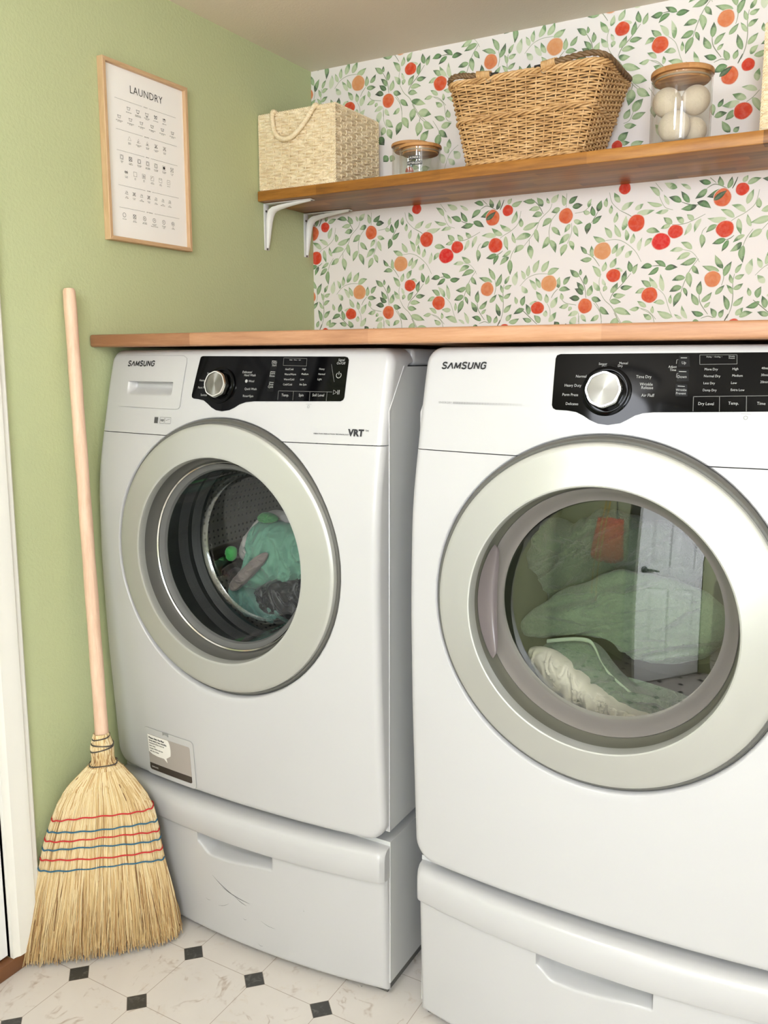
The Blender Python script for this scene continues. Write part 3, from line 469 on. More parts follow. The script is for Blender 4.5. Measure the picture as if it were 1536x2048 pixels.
W_PANEL = [(0.2945, 1.2851), (0.2955, 1.2887), (0.3, 1.2905), (0.637, 1.2885), (0.6428, 1.2869), (0.6458, 1.2823), (0.6461, 1.2774), (0.6467, 1.2131), (0.6449, 1.2086), (0.6402, 1.2061), (0.4493, 1.2024), (0.4281, 1.2003), (0.4124, 1.1952), (0.4012, 1.1888), (0.3891, 1.1838), (0.3713, 1.1811), (0.355, 1.1828), (0.3426, 1.1878), (0.3315, 1.195), (0.3199, 1.2014), (0.3044, 1.2037), (0.2922, 1.2044), (0.2868, 1.2069), (0.2855, 1.2118)]
D_PANEL = [(1.0534, 1.2839), (1.0551, 1.289), (1.0609, 1.2911), (1.3663, 1.2923), (1.466, 1.29), (1.47, 1.285), (1.468, 1.215), (1.46, 1.207), (1.3734, 1.2082), (1.2155, 1.2033), (1.2006, 1.2016), (1.1891, 1.1979), (1.1778, 1.191), (1.1679, 1.1856), (1.1491, 1.1822), (1.133, 1.1837), (1.1199, 1.1888), (1.1084, 1.1954), (1.0969, 1.2004), (1.0819, 1.2024), (1.063, 1.203), (1.0582, 1.2053), (1.0558, 1.2103)]
W_BOX = [(0.5044, 1.2864), (0.5566, 1.285), (0.558, 1.2708), (0.5055, 1.272)]
D_BOX = [(1.2742, 1.2888), (1.3255, 1.2889), (1.3267, 1.2755), (1.2756, 1.2748)]
W_BTN = [(0.4764, 1.2817), (0.4906, 1.2809), (0.4765, 1.2613), (0.4912, 1.2605), (0.4772, 1.2408), (0.4908, 1.2401)]
W_DRAWER = [(0.0701, 1.2928), (0.2475, 1.2911), (0.2562, 1.2865), (0.258, 1.2784), (0.2555, 1.1877), (0.2524, 1.1831), (0.2437, 1.1815), (0.0665, 1.1833), (0.0596, 1.1869), (0.0606, 1.1941), (0.0613, 1.288), (0.0642, 1.2918)]
W_DRAWER_PULL = [(0.0989, 1.2403), (0.224, 1.2326), (0.2301, 1.229), (0.2317, 1.2076), (0.2272, 1.2034), (0.0927, 1.2059), (0.0831, 1.2091), (0.0814, 1.2186), (0.0902, 1.2363)]
W_LINES = [(0.5028, 1.2234), (0.6206, 1.2229), (0.5035, 1.2065), (0.537, 1.223), (0.5377, 1.2063), (0.5733, 1.2227), (0.5744, 1.2057), (0.6103, 1.2228), (0.6105, 1.206), (0.6115, 1.2742), (0.6224, 1.2414), (0.6467, 1.2395)]
MISC = [(0.63, 1.2549), (0.6294, 1.2226), (0.5733, 1.1953), (0.1903, 1.1574), (0.2084, 1.1576), (0.2255, 1.1577)]
D_BTN = [(1.2447, 1.2876), (1.2596, 1.2875), (1.2619, 1.2714), (1.2451, 1.2711), (1.2441, 1.2674), (1.2607, 1.2671), (1.2624, 1.2501), (1.2453, 1.2496), (1.2444, 1.2459), (1.2606, 1.2454), (1.2623, 1.2278), (1.2455, 1.2279)]
D_LINES = [(1.2713, 1.2277), (1.3716, 1.2306), (1.2725, 1.2065), (1.3073, 1.2286), (1.3089, 1.207), (1.3436, 1.2295), (1.3451, 1.2079), (1.3734, 1.2085)]
D_MISC = [(1.3449, 1.1992), (1.2423, 1.2788), (1.2444, 1.2583), (0.8443, 1.2075), (0.8728, 1.2083), (1.0058, 1.2108)]
# ================================================================== the two machines
EZ = [0.30, 0.345, 0.45, 0.65, 0.85, 1.0, 1.06, 1.127, 1.228, 1.305, 1.36]
EY = [0.859, 0.862, 0.869, 0.882, 0.889, 0.886, 0.879, 0.864, 0.842, 0.820, 0.804]
_zz = np.linspace(0.30, 1.36, 400); _yy = np.interp(_zz, EZ, EY); _k = np.ones(31)/31
_ys = np.convolve(np.pad(_yy, 15, mode='edge'), _k, 'valid')
def Efun(z): return float(np.interp(z, _zz, _ys))
class Mach:
    def __init__(s, xc, hw, dy): s.xc, s.hw, s.dy = xc, hw, dy
    def F(s, x, z):
        u = (x-s.xc)/s.hw; return -(Efun(z)+0.025*(1-u*u)+s.dy)
    def pt(s, x, z, off=0.0): return (x, s.F(x, z)-off, z)
WM, DM = Mach(0.3735, 0.3615, 0.0), Mach(1.152, 0.345, 0.012)
ZC = 0.8805

def rrect(x0, x1, z0, z1, rb, rt, n=10, seg=24):
    """rounded rectangle outline with outward normals, counter-clockwise seen from the front"""
    out = []
    def arc(cx, cz, r, a0, a1):
        for i in range(n+1): a = a0+(a1-a0)*i/n; out.append((cx+r*math.cos(a), cz+r*math.sin(a), math.cos(a), math.sin(a)))
    def seg_(p, q, nx, nz):
        for i in range(1, seg): t = i/seg; out.append((p[0]+(q[0]-p[0])*t, p[1]+(q[1]-p[1])*t, nx, nz))
    arc(x1-rb, z0+rb, rb, -PI/2, 0); seg_((x1, z0+rb), (x1, z1-rt), 1, 0)
    arc(x1-rt, z1-rt, rt, 0, PI/2); seg_((x1-rt, z1), (x0+rt, z1), 0, 1)
    arc(x0+rt, z1-rt, rt, PI/2, PI); seg_((x0, z1-rt), (x0, z0+rb), -1, 0)
    arc(x0+rb, z0+rb, rb, PI, 1.5*PI); seg_((x0+rb, z0), (x1-rb, z0), 0, -1)
    return out
def front_shell(m, z0, z1, rb, rt, hole, edge, yback, ring_n=22):
    inset = rrect(m.xc-m.hw+edge, m.xc+m.hw-edge, z0+edge, z1-edge, max(0.004, rb-edge), max(0.004, rt-edge))
    N = len(inset); rows = []
    if hole:
        inner = []
        for (x, z, nx, nz) in inset: a = math.atan2(z-ZC, x-m.xc); inner.append((m.xc+hole*math.cos(a), ZC+hole*math.sin(a)))
        for dr, dy in ((-0.004, 0.04), (-0.004, 0.012), (-0.0028, 0.003), (-0.001, 0.0006)):
            rows.append([(x+(dr)*(x-m.xc)/hole, m.F(x, z)+dy, z+dr*(z-ZC)/hole) for x, z in inner])
        for i in range(ring_n+1):
            t = (i/ring_n)
            rows.append([(lambda px, pz: (px, m.F(px, pz), pz))(a[0]+(o[0]-a[0])*t, a[1]+(o[1]-a[1])*t) for a, o in zip(inner, inset)])
    for i in range(1, 7):
        a = PI/2*i/6; rows.append([(x+nx*edge*math.sin(a), m.F(x, z)+edge*(1-math.cos(a)), z+nz*edge*math.sin(a)) for x, z, nx, nz in inset])
    last = rows[-1]; rows.append([(x, max(y+0.002, yback(z)), z) for x, y, z in last])
    V = [p for r in rows for p in r]; F = []
    for i in range(len(rows)-1):
        for k in range(N): k2 = (k+1) % N; F.append((i*N+k, i*N+k2, (i+1)*N+k2, (i+1)*N+k))
    return V, F
def split_at(V, F, z, gap):
    """cut the shell along a level seam; returns the part above and the part below"""
    res = []
    for sgn in (1, -1):
        bm = bmesh.new(); vs = [bm.verts.new(p) for p in V]; [bm.faces.new([vs[i] for i in f]) for f in F]
        bmesh.ops.bisect_plane(bm, geom=bm.verts[:]+bm.edges[:]+bm.faces[:], plane_co=(0,0,z+sgn*gap/2), plane_no=(0,0,sgn), clear_inner=True)
        edges = [e for e in bm.edges if e.is_boundary and all(abs(v.co.z-(z+sgn*gap/2)) < 1e-5 for v in e.verts)]
        r = bmesh.ops.extrude_edge_only(bm, edges=edges)
        for v in r['geom']:
            if isinstance(v, bmesh.types.BMVert): v.co.y += 0.006
        bmesh.ops.recalc_face_normals(bm, faces=bm.faces); res.append(bm)
    return res
def cut_rect(bm, r):
    for co, no in (((r[0],0,0),(1,0,0)), ((r[1],0,0),(1,0,0)), ((0,0,r[2]),(0,0,1)), ((0,0,r[3]),(0,0,1))):
        bmesh.ops.bisect_plane(bm, geom=bm.verts[:]+bm.edges[:]+bm.faces[:], plane_co=co, plane_no=no)
    kill = [f for f in bm.faces if r[0] < f.calc_center_median().x < r[1] and r[2] < f.calc_center_median().z < r[3]]
    bmesh.ops.delete(bm, geom=kill, context='FACES')
PULL = (0.0865, 0.2285, 1.2070, 1.2375)          # the hand hold let into the soap drawer
def dense(P, n=6): return [(P[i][0]+(P[(i+1) % len(P)][0]-P[i][0])*k/n, P[i][1]+(P[(i+1) % len(P)][1]-P[i][1])*k/n) for i in range(len(P)) for k in range(n)]
def decal(b, m, poly, off=0.0012, skirt=0.004, step=0.012, mi=0, hole=None):
    """polygon laid on the machine's curved front, with an edge that runs into the front"""
    bm = bmesh.new(); vs = [bm.verts.new((x, 0, z)) for x, z in poly]; bm.faces.new(vs)
    xs = [p[0] for p in poly]; zs = [p[1] for p in poly]
    for k, (lo, hi, no) in enumerate(((min(xs), max(xs), (1,0,0)), (min(zs), max(zs), (0,0,1)))):
        st = step*(1 if k == 0 else 1.2); n = int((hi-lo)/st)
        for i in range(1, n+1):
            c = lo+(hi-lo)*i/(n+1); co = (c, 0, 0) if k == 0 else (0, 0, c)
            bmesh.ops.bisect_plane(bm, geom=bm.verts[:]+bm.edges[:]+bm.faces[:], plane_co=co, plane_no=no)
    if hole: cut_rect(bm, hole)
    bd = [e for e in bm.edges if e.is_boundary]
    for v in bm.verts: v.co.y = m.F(v.co.x, v.co.z)-off
    if skirt:
        r = bmesh.ops.extrude_edge_only(bm, edges=bd)
        for v in r['geom']:
            if isinstance(v, bmesh.types.BMVert): v.co.y += skirt
    bmesh.ops.recalc_face_normals(bm, faces=bm.faces); b.bm(bm, mi)
def strip(b, m, pts, wd, off, closed=False, mi=0, fun=None):
    fun = fun or (lambda x, z: m.pt(x, z, off)); P = list(pts); n = len(P); V = []
    for i in range(n):
        a = P[(i-1) % n] if (closed or i) else P[0]; c = P[(i+1) % n] if (closed or i < n-1) else P[-1]
        d = Vector((c[0]-a[0], c[1]-a[1])); d = d.normalized() if d.length else Vector((1,0)); px, pz = -d.y*wd/2, d.x*wd/2
        V += [fun(P[i][0]+px, P[i][1]+pz), fun(P[i][0]-px, P[i][1]-pz)]
    b.add(V, [(2*i, 2*((i+1) % n), 2*((i+1) % n)+1, 2*i+1) for i in range(n if closed else n-1)], mi)
def sub(p, q, n=8): return [(p[0]+(q[0]-p[0])*i/n, p[1]+(q[1]-p[1])*i/n) for i in range(n+1)]
def text(b, s, x, z, h, fun, align='CENTER', shear=0.0, bold=0.0, sx=1.0, mi=0, res=2, space=1.0):
    """lettering: the characters' outlines mapped by fun(u, v) onto a surface; h = capital height"""
    c = bpy.data.curves.new('lettering', 'FONT'); c.body = s; c.align_x = align; c.size = h/0.69; c.resolution_u = res; c.shear = shear; c.offset = bold; c.space_character = space
    o = bpy.data.objects.new('lettering', c); COL.objects.link(o); bpy.context.view_layer.update()
    me = bpy.data.meshes.new_from_object(o.evaluated_get(bpy.context.evaluated_depsgraph_get())); V = [fun(x+v.co.x*sx, z-h/2+v.co.y) for v in me.vertices]
    b.add(V, [tuple(p.vertices) for p in me.polygons], mi)
    bpy.data.objects.remove(o); bpy.data.curves.remove(c); bpy.data.meshes.remove(me)
def ring_mesh(b, m, x, z, r0, r1, off, n=32, mi=0):
    V = []
    for r in (r0, r1): V += [m.pt(x+r*math.cos(2*PI*k/n), z+r*math.sin(2*PI*k/n), off) for k in range(n)]
    b.add(V, [(k, (k+1) % n, n+(k+1) % n, n+k) for k in range(n)], mi)

def machine_body(m, root, yside, chamfer=True):
    edge = 0.016
    yb = lambda z: float(np.interp(z, [0, 1.194, 1.272, 1.276, 1.4], [-0.843, -0.843, -0.787, -0.75, -0.75]))+(-m.dy)
    V, F = front_shell(m, 0.345, 1.304, 0.045, 0.03, 0.2895, edge, yb)
    up, lo = split_at(V, F, 1.127, 0.0016)
    if m is WM: cut_rect(up, PULL)
    b = B(); b.bm(up); fascia = b.build('control_fascia', M['enamel'], root, angle=35)
    b = B(); b.bm(lo); b.build('front_panel', M['enamel'], root, angle=35)
    x0, x1 = m.xc-m.hw, m.xc+m.hw
    b = B(); dy = -m.dy
    pr = [(-0.842+dy, 0.362), (-0.842+dy, 1.19), (-0.786+dy, 1.27), (-0.11, 1.27), (-0.11, 0.362)]
    n = len(pr)
    for xa, xb in ((x0+0.0006, x0+0.012), (x1-0.012, x1-0.0006)):
        b.add([(x, y, z) for x in (xa, xb) for y, z in pr], [tuple(range(n))[::-1], tuple(range(n, 2*n))] + [(i, (i+1) % n, n+(i+1) % n, n+i) for i in range(n)])
    b.box(x0+0.012, x1-0.012, -0.12, -0.11, 0.362, 1.27); b.box(x0+0.012, x1-0.012, -0.83, -0.11, 0.362, 0.37)
    b.build('cabinet', M['enamel_side'], root, smooth=False)
    b = B(); b.rbox(x0+0.001, x1-0.001, -0.747+dy, -0.10, 1.2715, 1.3035, 0.008, 3); b.build('top_panel', M['enamel'], root)
    b = B(); b.tube([(x1 if m is WM else x0, -0.7865+dy, 1.2705), (x1 if m is WM else x0, -0.843+dy, 1.19), (x1 if m is WM else x0, -0.8435+dy, 0.364)], 0.0016, 6); b.build('side_panel_edge', M['enamel'], root)
    for sx in (x0+0.06, x1-0.06):
        for sy in (-0.72, -0.2): b = B(); b.lathe([(0.02, 0.3385), (0.02, 0.362)], (sx, sy, 0), 'z', 20, cap0=True, cap1=True); b.build('foot', M['gasket_dark'], root)
    return fascia
def knob(m, root, x, z, r, rb, tilt):
    """selector knob: dark collar, bright faceted rim and a brushed face"""
    y0 = m.F(x, z)-0.0012
    def L(prof, name, mat, fac=0, angle=30, parent=root):
        b = B(); b.lathe(prof, (0, 0, 0), 'y', 64); c, s = math.cos(tilt), math.sin(tilt)
        V = []
        for px, py, pz in b.v:
            if fac: q = 1-fac*(0.5-0.5*math.cos(8*math.atan2(pz, px))); px, pz = px*q, pz*q
            V.append((x+px, y0+py*c+pz*s, z+pz*c-py*s))
        b.v = V; return b.build(name, mat, parent, angle=angle)
    c = L([(rb, 0.004), (rb, -0.0028), (rb*0.93, -0.004), (r*1.15, -0.004), (r*1.12, -0.001)], 'knob_collar', M['black_gloss'])
    k = L([(r*1.02, 0.0), (r*1.05, -0.012), (r*1.02, -0.018), (r*0.96, -0.0205), (r*0.88, -0.0205)], 'knob', M['chrome'], 0.035)
    L([(r*0.88, -0.0203), (r*0.86, -0.0190), (r*0.5, -0.0192), (r*0.001, -0.0194)], 'knob_face', M['brushed'], parent=k)
t = NT('radially_brushed_steel'); tg = t.n('ShaderNodeTangent', direction_type='RADIAL', axis='Y')
t.p(Base_Color=srgb(140,138,132), Metallic=1.0, Roughness=0.46, Anisotropic=0.9, Tangent=tg.outputs[0]); M['brushed'] = t.mat

def pedestal(m, label, hx0, hx1, cat_group):
    x0, x1 = m.xc-m.hw, m.xc+m.hw; dy = m.dy*0.6
    Fp = lambda x, z: -(0.845+0.012*min(1, (z-0.0)/0.26)+0.036*(1-((x-m.xc)/m.hw)**2)+dy)
    root = thing('laundry_pedestal', label, 'pedestal', (m.xc, -0.47, 0), cat_group)
    b = B(); b.box(x0+0.001, x1-0.001, -0.838-dy, -0.12, 0.03, 0.338)
    b.build('pedestal_body', M['enamel_side'], root, smooth=False)
    zt = 0.262
    nx, nz = 300, 120; P = []
    def carve(x, z):
        # finger pull: a scoop below the ledge, square at the right end and rounded towards the lower left
        u = (x-hx0)/(hx1-hx0); zb = 0.213+0.013*smoothstep(0.3, 1.0, u)+0.020*(1-smoothstep(0.0, 0.17, u))
        a = smoothstep(0.0, 0.02, u)*(1-smoothstep(0.985, 1.0, u)); c = smoothstep(zb-0.004, zb+0.016, z)
        return 0.036*float(a*c)
    for j in range(nz+1):
        z = 0.014+(zt-0.014)*j/nz; row = []
        for i in range(nx+1):
            t_ = i/nx; x = x0+0.003+(x1-x0-0.006)*t_; e = min(x-x0-0.003, x1-0.003-x, z-0.014)
            rr = 0.012; yo = rr-math.sqrt(max(0, rr*rr-(rr-min(e, rr))**2))
            row.append((x, Fp(x, z)+yo+carve(x, z), z))
        P.append(row)
    # returning sides and bottom
    b = B(); b.grid(P)
    b.grid([[P[j][0] for j in range(nz+1)], [(P[j][0][0], -0.838-dy, P[j][0][2]) for j in range(nz+1)]]); b.grid([[(P[j][-1][0], -0.838-dy, P[j][-1][2]) for j in range(nz+1)], [P[j][-1] for j in range(nz+1)]])
    b.grid([[(p[0], -0.838-dy, p[2]) for p in P[0]], P[0]])
    dr = b.build('drawer', M['enamel'], root, angle=50)
    b = B(); prof = [(0.0, 0.262), (0.009, 0.2625), (0.0125, 0.268), (0.0125, 0.305), (0.010, 0.318), (0.003, 0.326), (-0.012, 0.329), (-0.05, 0.329)]
    rows = []
    for i in range(121):
        t_ = i/120; x = x0+0.002+(x1-x0-0.004)*t_; e = min(x-x0-0.002, x1-0.002-x); rr = 0.01; yo = rr-math.sqrt(max(0, rr*rr-(rr-min(e, rr))**2))
        rows.append([(x, Fp(x, 0.26)-d+yo, z) for d, z in prof])
    b.grid(rows, flip=True); n = len(prof)
    for k, r in ((0, rows[0]), (1, rows[-1])):
        V = r+[(p[0], -0.838-dy, p[2]) for p in r]; b.add(V, [(i, i+1, n+i+1, n+i) if k else (i+1, i, n+i, n+i+1) for i in range(n-1)])
    b.build('drawer_ledge', M['enamel'], dr, angle=40)
    b = B(); b.box(x0+0.012, x1-0.012, -0.83-dy, -0.13, 0.0, 0.03); b.build('plinth', M['recess'], root, smooth=False)
    return root, Fp

# ------------------------------------------------------------------ washing machine
washer = thing('washing_machine', 'white front-loading washing machine next to the green wall with dark laundry behind its round door', 'washing machine', (0.3735, -0.47, 0.34))
machine_body(WM, washer, None)
b = B(); decal(b, WM, W_PANEL, 0.0012); dp = b.build('display_panel', M['black_gloss'], washer, angle=50)
b = B(); f = lambda x, z: WM.pt(x, z, 0.0017)
for s, x, z, h in W_LABELS: text(b, s, x, z, h*0.86, f, sx=0.92)
for i in (0, 2, 4): 
    strip(b, WM, [(W_BTN[i][0]+0.002, W_BTN[i][1]-0.001), (W_BTN[i+1][0]-0.002, W_BTN[i+1][1]-0.001)], 0.0009, 0.0017)
px, pz = MISC[0]
strip(b, WM, [(px+0.005*math.sin(a), pz-0.001+0.005*math.cos(a)) for a in np.linspace(0.6, 2*PI-0.6, 20)], 0.001, 0.0017); strip(b, WM, [(px, pz+0.006), (px, pz)], 0.001, 0.0017)
px, pz = MISC[1]
strip(b, WM, [(px-0.006, pz+0.004), (px-0.006, pz-0.004), (px+0.001, pz)], 0.0009, 0.0017, closed=True)
for q in (0.003, 0.006): strip(b, WM, [(px+q, pz+0.004), (px+q, pz-0.004)], 0.001, 0.0017)
ring_mesh(b, WM, 0.4235, 1.2413, 0.0, 0.0032, 0.0017, 16)
b.build('panel_lettering', M['lettering'], dp, smooth=False)
b = B(); q = W_BOX; strip(b, WM, sub(q[0], q[1])+sub(q[1], q[2])+sub(q[2], q[3])+sub(q[3], q[0]), 0.0008, 0.0016)
for i, (a, c) in enumerate(((0, 1), (0, 2), (3, 4), (5, 6), (7, 8), (9, 10))): strip(b, WM, sub(W_LINES[a], W_LINES[c]), 0.0009, 0.0016)
b.build('button_outlines', M['lettering_dim'], dp, smooth=False)
for i in (0, 2, 4):
    (xa, za), (xb, zb) = W_BTN[i], W_BTN[i+1]; b = B(); decal(b, WM, [(xa, za-0.019), (xb, zb-0.019), (xb, zb), (xa, za)], 0.0015); b.build('button', M['black_soft'], dp)
knob(WM, washer, 0.3595, 1.232, 0.0265, 0.0365, 0.2)
# soap drawer
dw = B(); decal(dw, WM, W_DRAWER, 0.0018, 0.006, hole=PULL); drw = dw.build('detergent_drawer', M['enamel'], washer, angle=40)
b = B(); px0, px1, pz0, pz1 = PULL; P = []; nx_, nz_ = 60, 24
for j in range(nz_+1):
    row = []
    for i in range(nx_+1):
        u, v = i/nx_, j/nz_; x, z = px0+(px1-px0)*u, pz0+(pz1-pz0)*v
        d = 0.017*float(smoothstep(0, 0.10, u)*(1-smoothstep(0.93, 1, u))*smoothstep(0.0, 0.62, v)*(1-smoothstep(0.93, 1.0, v)))
        row.append((x, WM.F(x, z)-0.0019+d, z))
    P.append(row)
b.grid(P); b.build('drawer_pull', M['enamel'], drw, angle=60)
b = B(); strip(b, WM, dense(W_DRAWER), 0.0010, 0.0012, closed=True); b.build('drawer_gap', M['print_grey'], washer, smooth=False)
GLYPH = {'S': [[(0.92,0.80),(0.80,0.93),(0.5,0.98),(0.2,0.93),(0.08,0.76),(0.2,0.60),(0.5,0.51),(0.82,0.42),(0.93,0.24),(0.8,0.07),(0.5,0.02),(0.2,0.07),(0.06,0.22)]],
 'A': [[(0.02,0.0),(0.5,0.93)],[(0.5,0.93),(0.98,0.0)]], 'M': [[(0.06,0.0),(0.10,0.96)],[(0.10,0.94),(0.5,0.12)],[(0.5,0.12),(0.90,0.94)],[(0.90,0.96),(0.94,0.0)]],
 'U': [[(0.10,1.0),(0.10,0.32),(0.2,0.09),(0.5,0.02),(0.8,0.09),(0.90,0.32),(0.90,1.0)]], 'N': [[(0.10,0.0),(0.10,1.0)],[(0.12,0.96),(0.88,0.04)],[(0.90,0.0),(0.90,1.0)]],
 'G': [[(0.92,0.78),(0.80,0.93),(0.5,0.98),(0.2,0.91),(0.08,0.66),(0.08,0.34),(0.2,0.09),(0.5,0.02),(0.82,0.08),(0.92,0.26),(0.92,0.50),(0.56,0.50)]]}
def wordmark(b, m, x, z, h, total, off):
    """the maker's slanted capitals, drawn as thick strokes"""
    W_ = {'S': 0.80, 'A': 0.92, 'M': 1.02, 'U': 0.84, 'N': 0.86, 'G': 0.84}; gap = 0.20; s_ = 'SAMSUNG'; tw = sum(W_[c] for c in s_)+gap*6; k = total/tw; cx = x-total/2; sh = 0.16
    for c in s_:
        for st in GLYPH[c]:
            Q = [(cx+u*W_[c]*k+sh*(v-0.5)*h, z+(v-0.5)*h*0.92) for u, v in st]; strip(b, m, Q, h*0.235, off)
        cx += (W_[c]+gap)*k
b = B(); wordmark(b, WM, 0.1205, 1.2755, 0.0118, 0.086, 0.0023); b.build('brand_name', M['print_black'], drw, smooth=False)
b = B()
text(b, 'VRT', 0.6785, 1.1495, 0.0115, lambda u, v: WM.pt(u, v, 0.0012), bold=0.0009, sx=0.98, space=1.06); text(b, 'TM', 0.7, 1.1535, 0.0035, lambda u, v: WM.pt(u, v, 0.0012))
text(b, 'VIBRATION REDUCTION TECHNOLOGY', 0.6275, 1.1455, 0.0022, lambda u, v: WM.pt(u, v, 0.0012), bold=0.00006, sx=1.28)
b.build('feature_lettering', M['print_black'], washer, smooth=False)
b = B(); x, z = MISC[2]; ring_mesh(b, WM, x, z-0.0005, 0.002, 0.0027, 0.001, 16); strip(b, WM, [(x-0.006, z+0.004), (x+0.006, z+0.004)], 0.0005, 0.001)
b.build('lock_symbol', M['print_grey'], washer, smooth=False)
b = B()
for i, (w_, mm) in enumerate(((0.0075, 0), (0.0065, 1), (0.0085, 2))):
    x, z = MISC[3+i]; h = 0.0125
    strip(b, WM, [(x-w_, z-h/2), (x+w_, z-h/2), (x+w_, z+h/2), (x-w_, z+h/2)] if mm else [(x, z-h/2), (x, z+h/2)], 0.0007 if mm else 0.011, 0.001, closed=bool(mm))
text(b, 'NSF', MISC[4][0], MISC[4][1], 0.004, lambda u, v: WM.pt(u, v, 0.001), bold=0.0002)
strip(b, WM, sub((MISC[5][0]-0.006, MISC[5][1]), (MISC[5][0]+0.006, MISC[5][1]+0.003)), 0.0006, 0.001)
b.build('certification_marks', plain('printed_dark_grey', srgb(70,70,70), 0.6), washer, smooth=False)
# round door
def Lw(name, prof, mat, parent, n=160, angle=30, c=(0.3735, 0, ZC)): b = B(); b.lathe(prof, c, 'y', n); return b.build(name, mat, parent, angle=angle)
wd = Lw('door', [(0.2775, -0.888), (0.277, -0.898), (0.2755, -0.9025), (0.2725, -0.9048), (0.268, -0.906), (0.25, -0.9098), (0.23, -0.9138), (0.217, -0.9163), (0.2135, -0.9172), (0.2108, -0.9165), (0.2092, -0.913), (0.2085, -0.898)], M['silver'], washer)
Lw('door_rim', [(0.283, -0.86), (0.2865, -0.872), (0.2865, -0.886), (0.2845, -0.892), (0.2815, -0.895), (0.2775, -0.8945), (0.2775, -0.888)], M['chrome_dark'], wd)
Lw('inner_trim', [(0.2085, -0.900), (0.2075, -0.892), (0.2035, -0.880), (0.1995, -0.872)], M['recess'], wd)
Lw('chrome_trim', [(0.1995, -0.872), (0.1985, -0.875), (0.1965, -0.876), (0.1945, -0.874), (0.194, -0.870)], M['chrome'], wd)
Lw('door_gasket', [(0.194, -0.872), (0.190, -0.868), (0.184, -0.866), (0.181, -0.860)], M['gasket'], wd)
g = Lw('door_glass', [(0.181, -0.862), (0.180, -0.84), (0.176, -0.80), (0.168, -0.765), (0.155, -0.748), (0.12, -0.742), (0.06, -0.739), (0.001, -0.738)], M['washer_glass'], wd)
Lw('glass_edge', [(0.170, -0.764), (0.1655, -0.757), (0.161, -0.7535)], m_glass('glass_edge_bright', (0.82,0.84,0.83,1), 2.4, 0.1), wd)
Lw('tub_seal', [(0.187, -0.855), (0.205, -0.82), (0.215, -0.79), (0.205, -0.77), (0.212, -0.75), (0.2, -0.735), (0.208, -0.715)], M['gasket_dark'], washer)
drum = Lw('drum', [(0.208, -0.715), (0.24, -0.70), (0.252, -0.68), (0.252, -0.33), (0.235, -0.31), (0.001, -0.30)], M['drum'], washer)
for k in range(3):
    b = B(); a = rad(200+120*k); ca, sa = math.cos(a), math.sin(a); P = []
    for i in range(13):
        y = -0.66+0.33*i/12; hh = 0.045*math.sin(PI*(0.08+0.84*i/12)); P.append([(0.3735+(0.251-hh*math.exp(-(q/0.022)**2))*ca-q*sa, y, ZC+(0.251-hh*math.exp(-(q/0.022)**2))*sa+q*ca) for q in np.linspace(-0.05, 0.05, 17)])
    b.grid(P); b.build('drum_paddle', M['chrome'], drum)
# filter flap with its sticker
FX0, FX1, FZ0, FZ1 = 0.122, 0.276, 0.353, 0.4655
o = [(x, z) for x, z, _, _ in rrect(FX0, FX1, FZ0, FZ1, 0.009, 0.009, 5, 2)]
b = B(); decal(b, WM, o, 0.002, 0.006); flap = b.build('filter_flap', M['enamel'], washer, angle=40)
b = B(); strip(b, WM, dense(o), 0.0012, 0.0012, closed=True); b.build('flap_gap', M['print_grey'], washer, smooth=False)
SX0, SX1, SZ0, SZ1 = 0.1325, 0.2655, 0.364, 0.4505
b = B(); o = [(x, z) for x, z, _, _ in rrect(SX0, SX1, SZ0, SZ1, 0.004, 0.004, 4, 2)]; decal(b, WM, o, 0.0024, 0.0006, mi=0)
decal(b, WM, [(SX0+0.0002, SZ0+0.004), (SX0+0.004, SZ0+0.0003), (SX1-0.004, SZ0+0.0003), (SX1-0.0002, SZ0+0.004), (SX1-0.0002, SZ0+0.0165), (SX0+0.0002, SZ0+0.0165)], 0.0026, 0.0003, mi=1)
bub = [(SX0+0.0005, SZ1-0.0008), (SX0+0.064, SZ1-0.0008)]+[(SX0+0.0635+0.0095*math.sin(a)**0.8 if a > 0 else SX0+0.0635, SZ1-0.0008-0.0225*(1-math.cos(a))) for a in np.linspace(0.15, PI*0.72, 10)]+[(SX0+0.057, SZ0+0.0395), (SX0+0.0595, SZ0+0.030), (SX0+0.049, SZ0+0.0375), (SX0+0.03, SZ0+0.037), (SX0+0.012, SZ0+0.039), (SX0+0.0005, SZ0+0.044)]
decal(b, WM, bub, 0.0026, 0.0003, mi=2)
tf = lambda u, v: WM.pt(u, v, 0.0029)
for i, (s, h, bo) in enumerate((('Please clean the filter', 0.0045, 0.00022), ('once every two months.', 0.0045, 0.00022), ('Nettoyez le filtre tous les', 0.0036, 0.00008), ('deux mois.', 0.0036, 0.00008), ('Limpie el filtro una vez', 0.0036, 0.00008), ('cada dos meses.', 0.0036, 0.00008))):
    text(b, s, SX0+0.004, SZ1-0.0075-0.0064*i, h, tf, 'LEFT', bold=bo, sx=0.9, mi=3)
text(b, 'SAMSUNG', SX0+0.006, SZ0+0.008, 0.0032, tf, 'LEFT', mi=2)
b.build('sticker', [plain('sticker_grey', srgb(160,152,146), 0.5), plain('sticker_dark', srgb(58,50,44), 0.5), plain('sticker_white', srgb(232,228,222), 0.5), M['print_black']], flap, smooth=False)
b = B(); P = []
decal(b, WM, [(0.1835, 0.4585), (0.2025, 0.4585), (0.2025, 0.4665), (0.1835, 0.4665)], 0.0023, 0.0006, mi=0); decal(b, WM, [(0.186, 0.4588), (0.2, 0.4588), (0.197, 0.4615), (0.189, 0.4615)], 0.0036, 0.002, mi=1)
b.build('flap_latch', [M['print_grey'], M['enamel']], flap, smooth=False)
w_ped, WF = pedestal(WM, 'white drawer pedestal with black scuff marks under the washing machine', 0.276, 0.479, 'drawer pedestals under the machines')
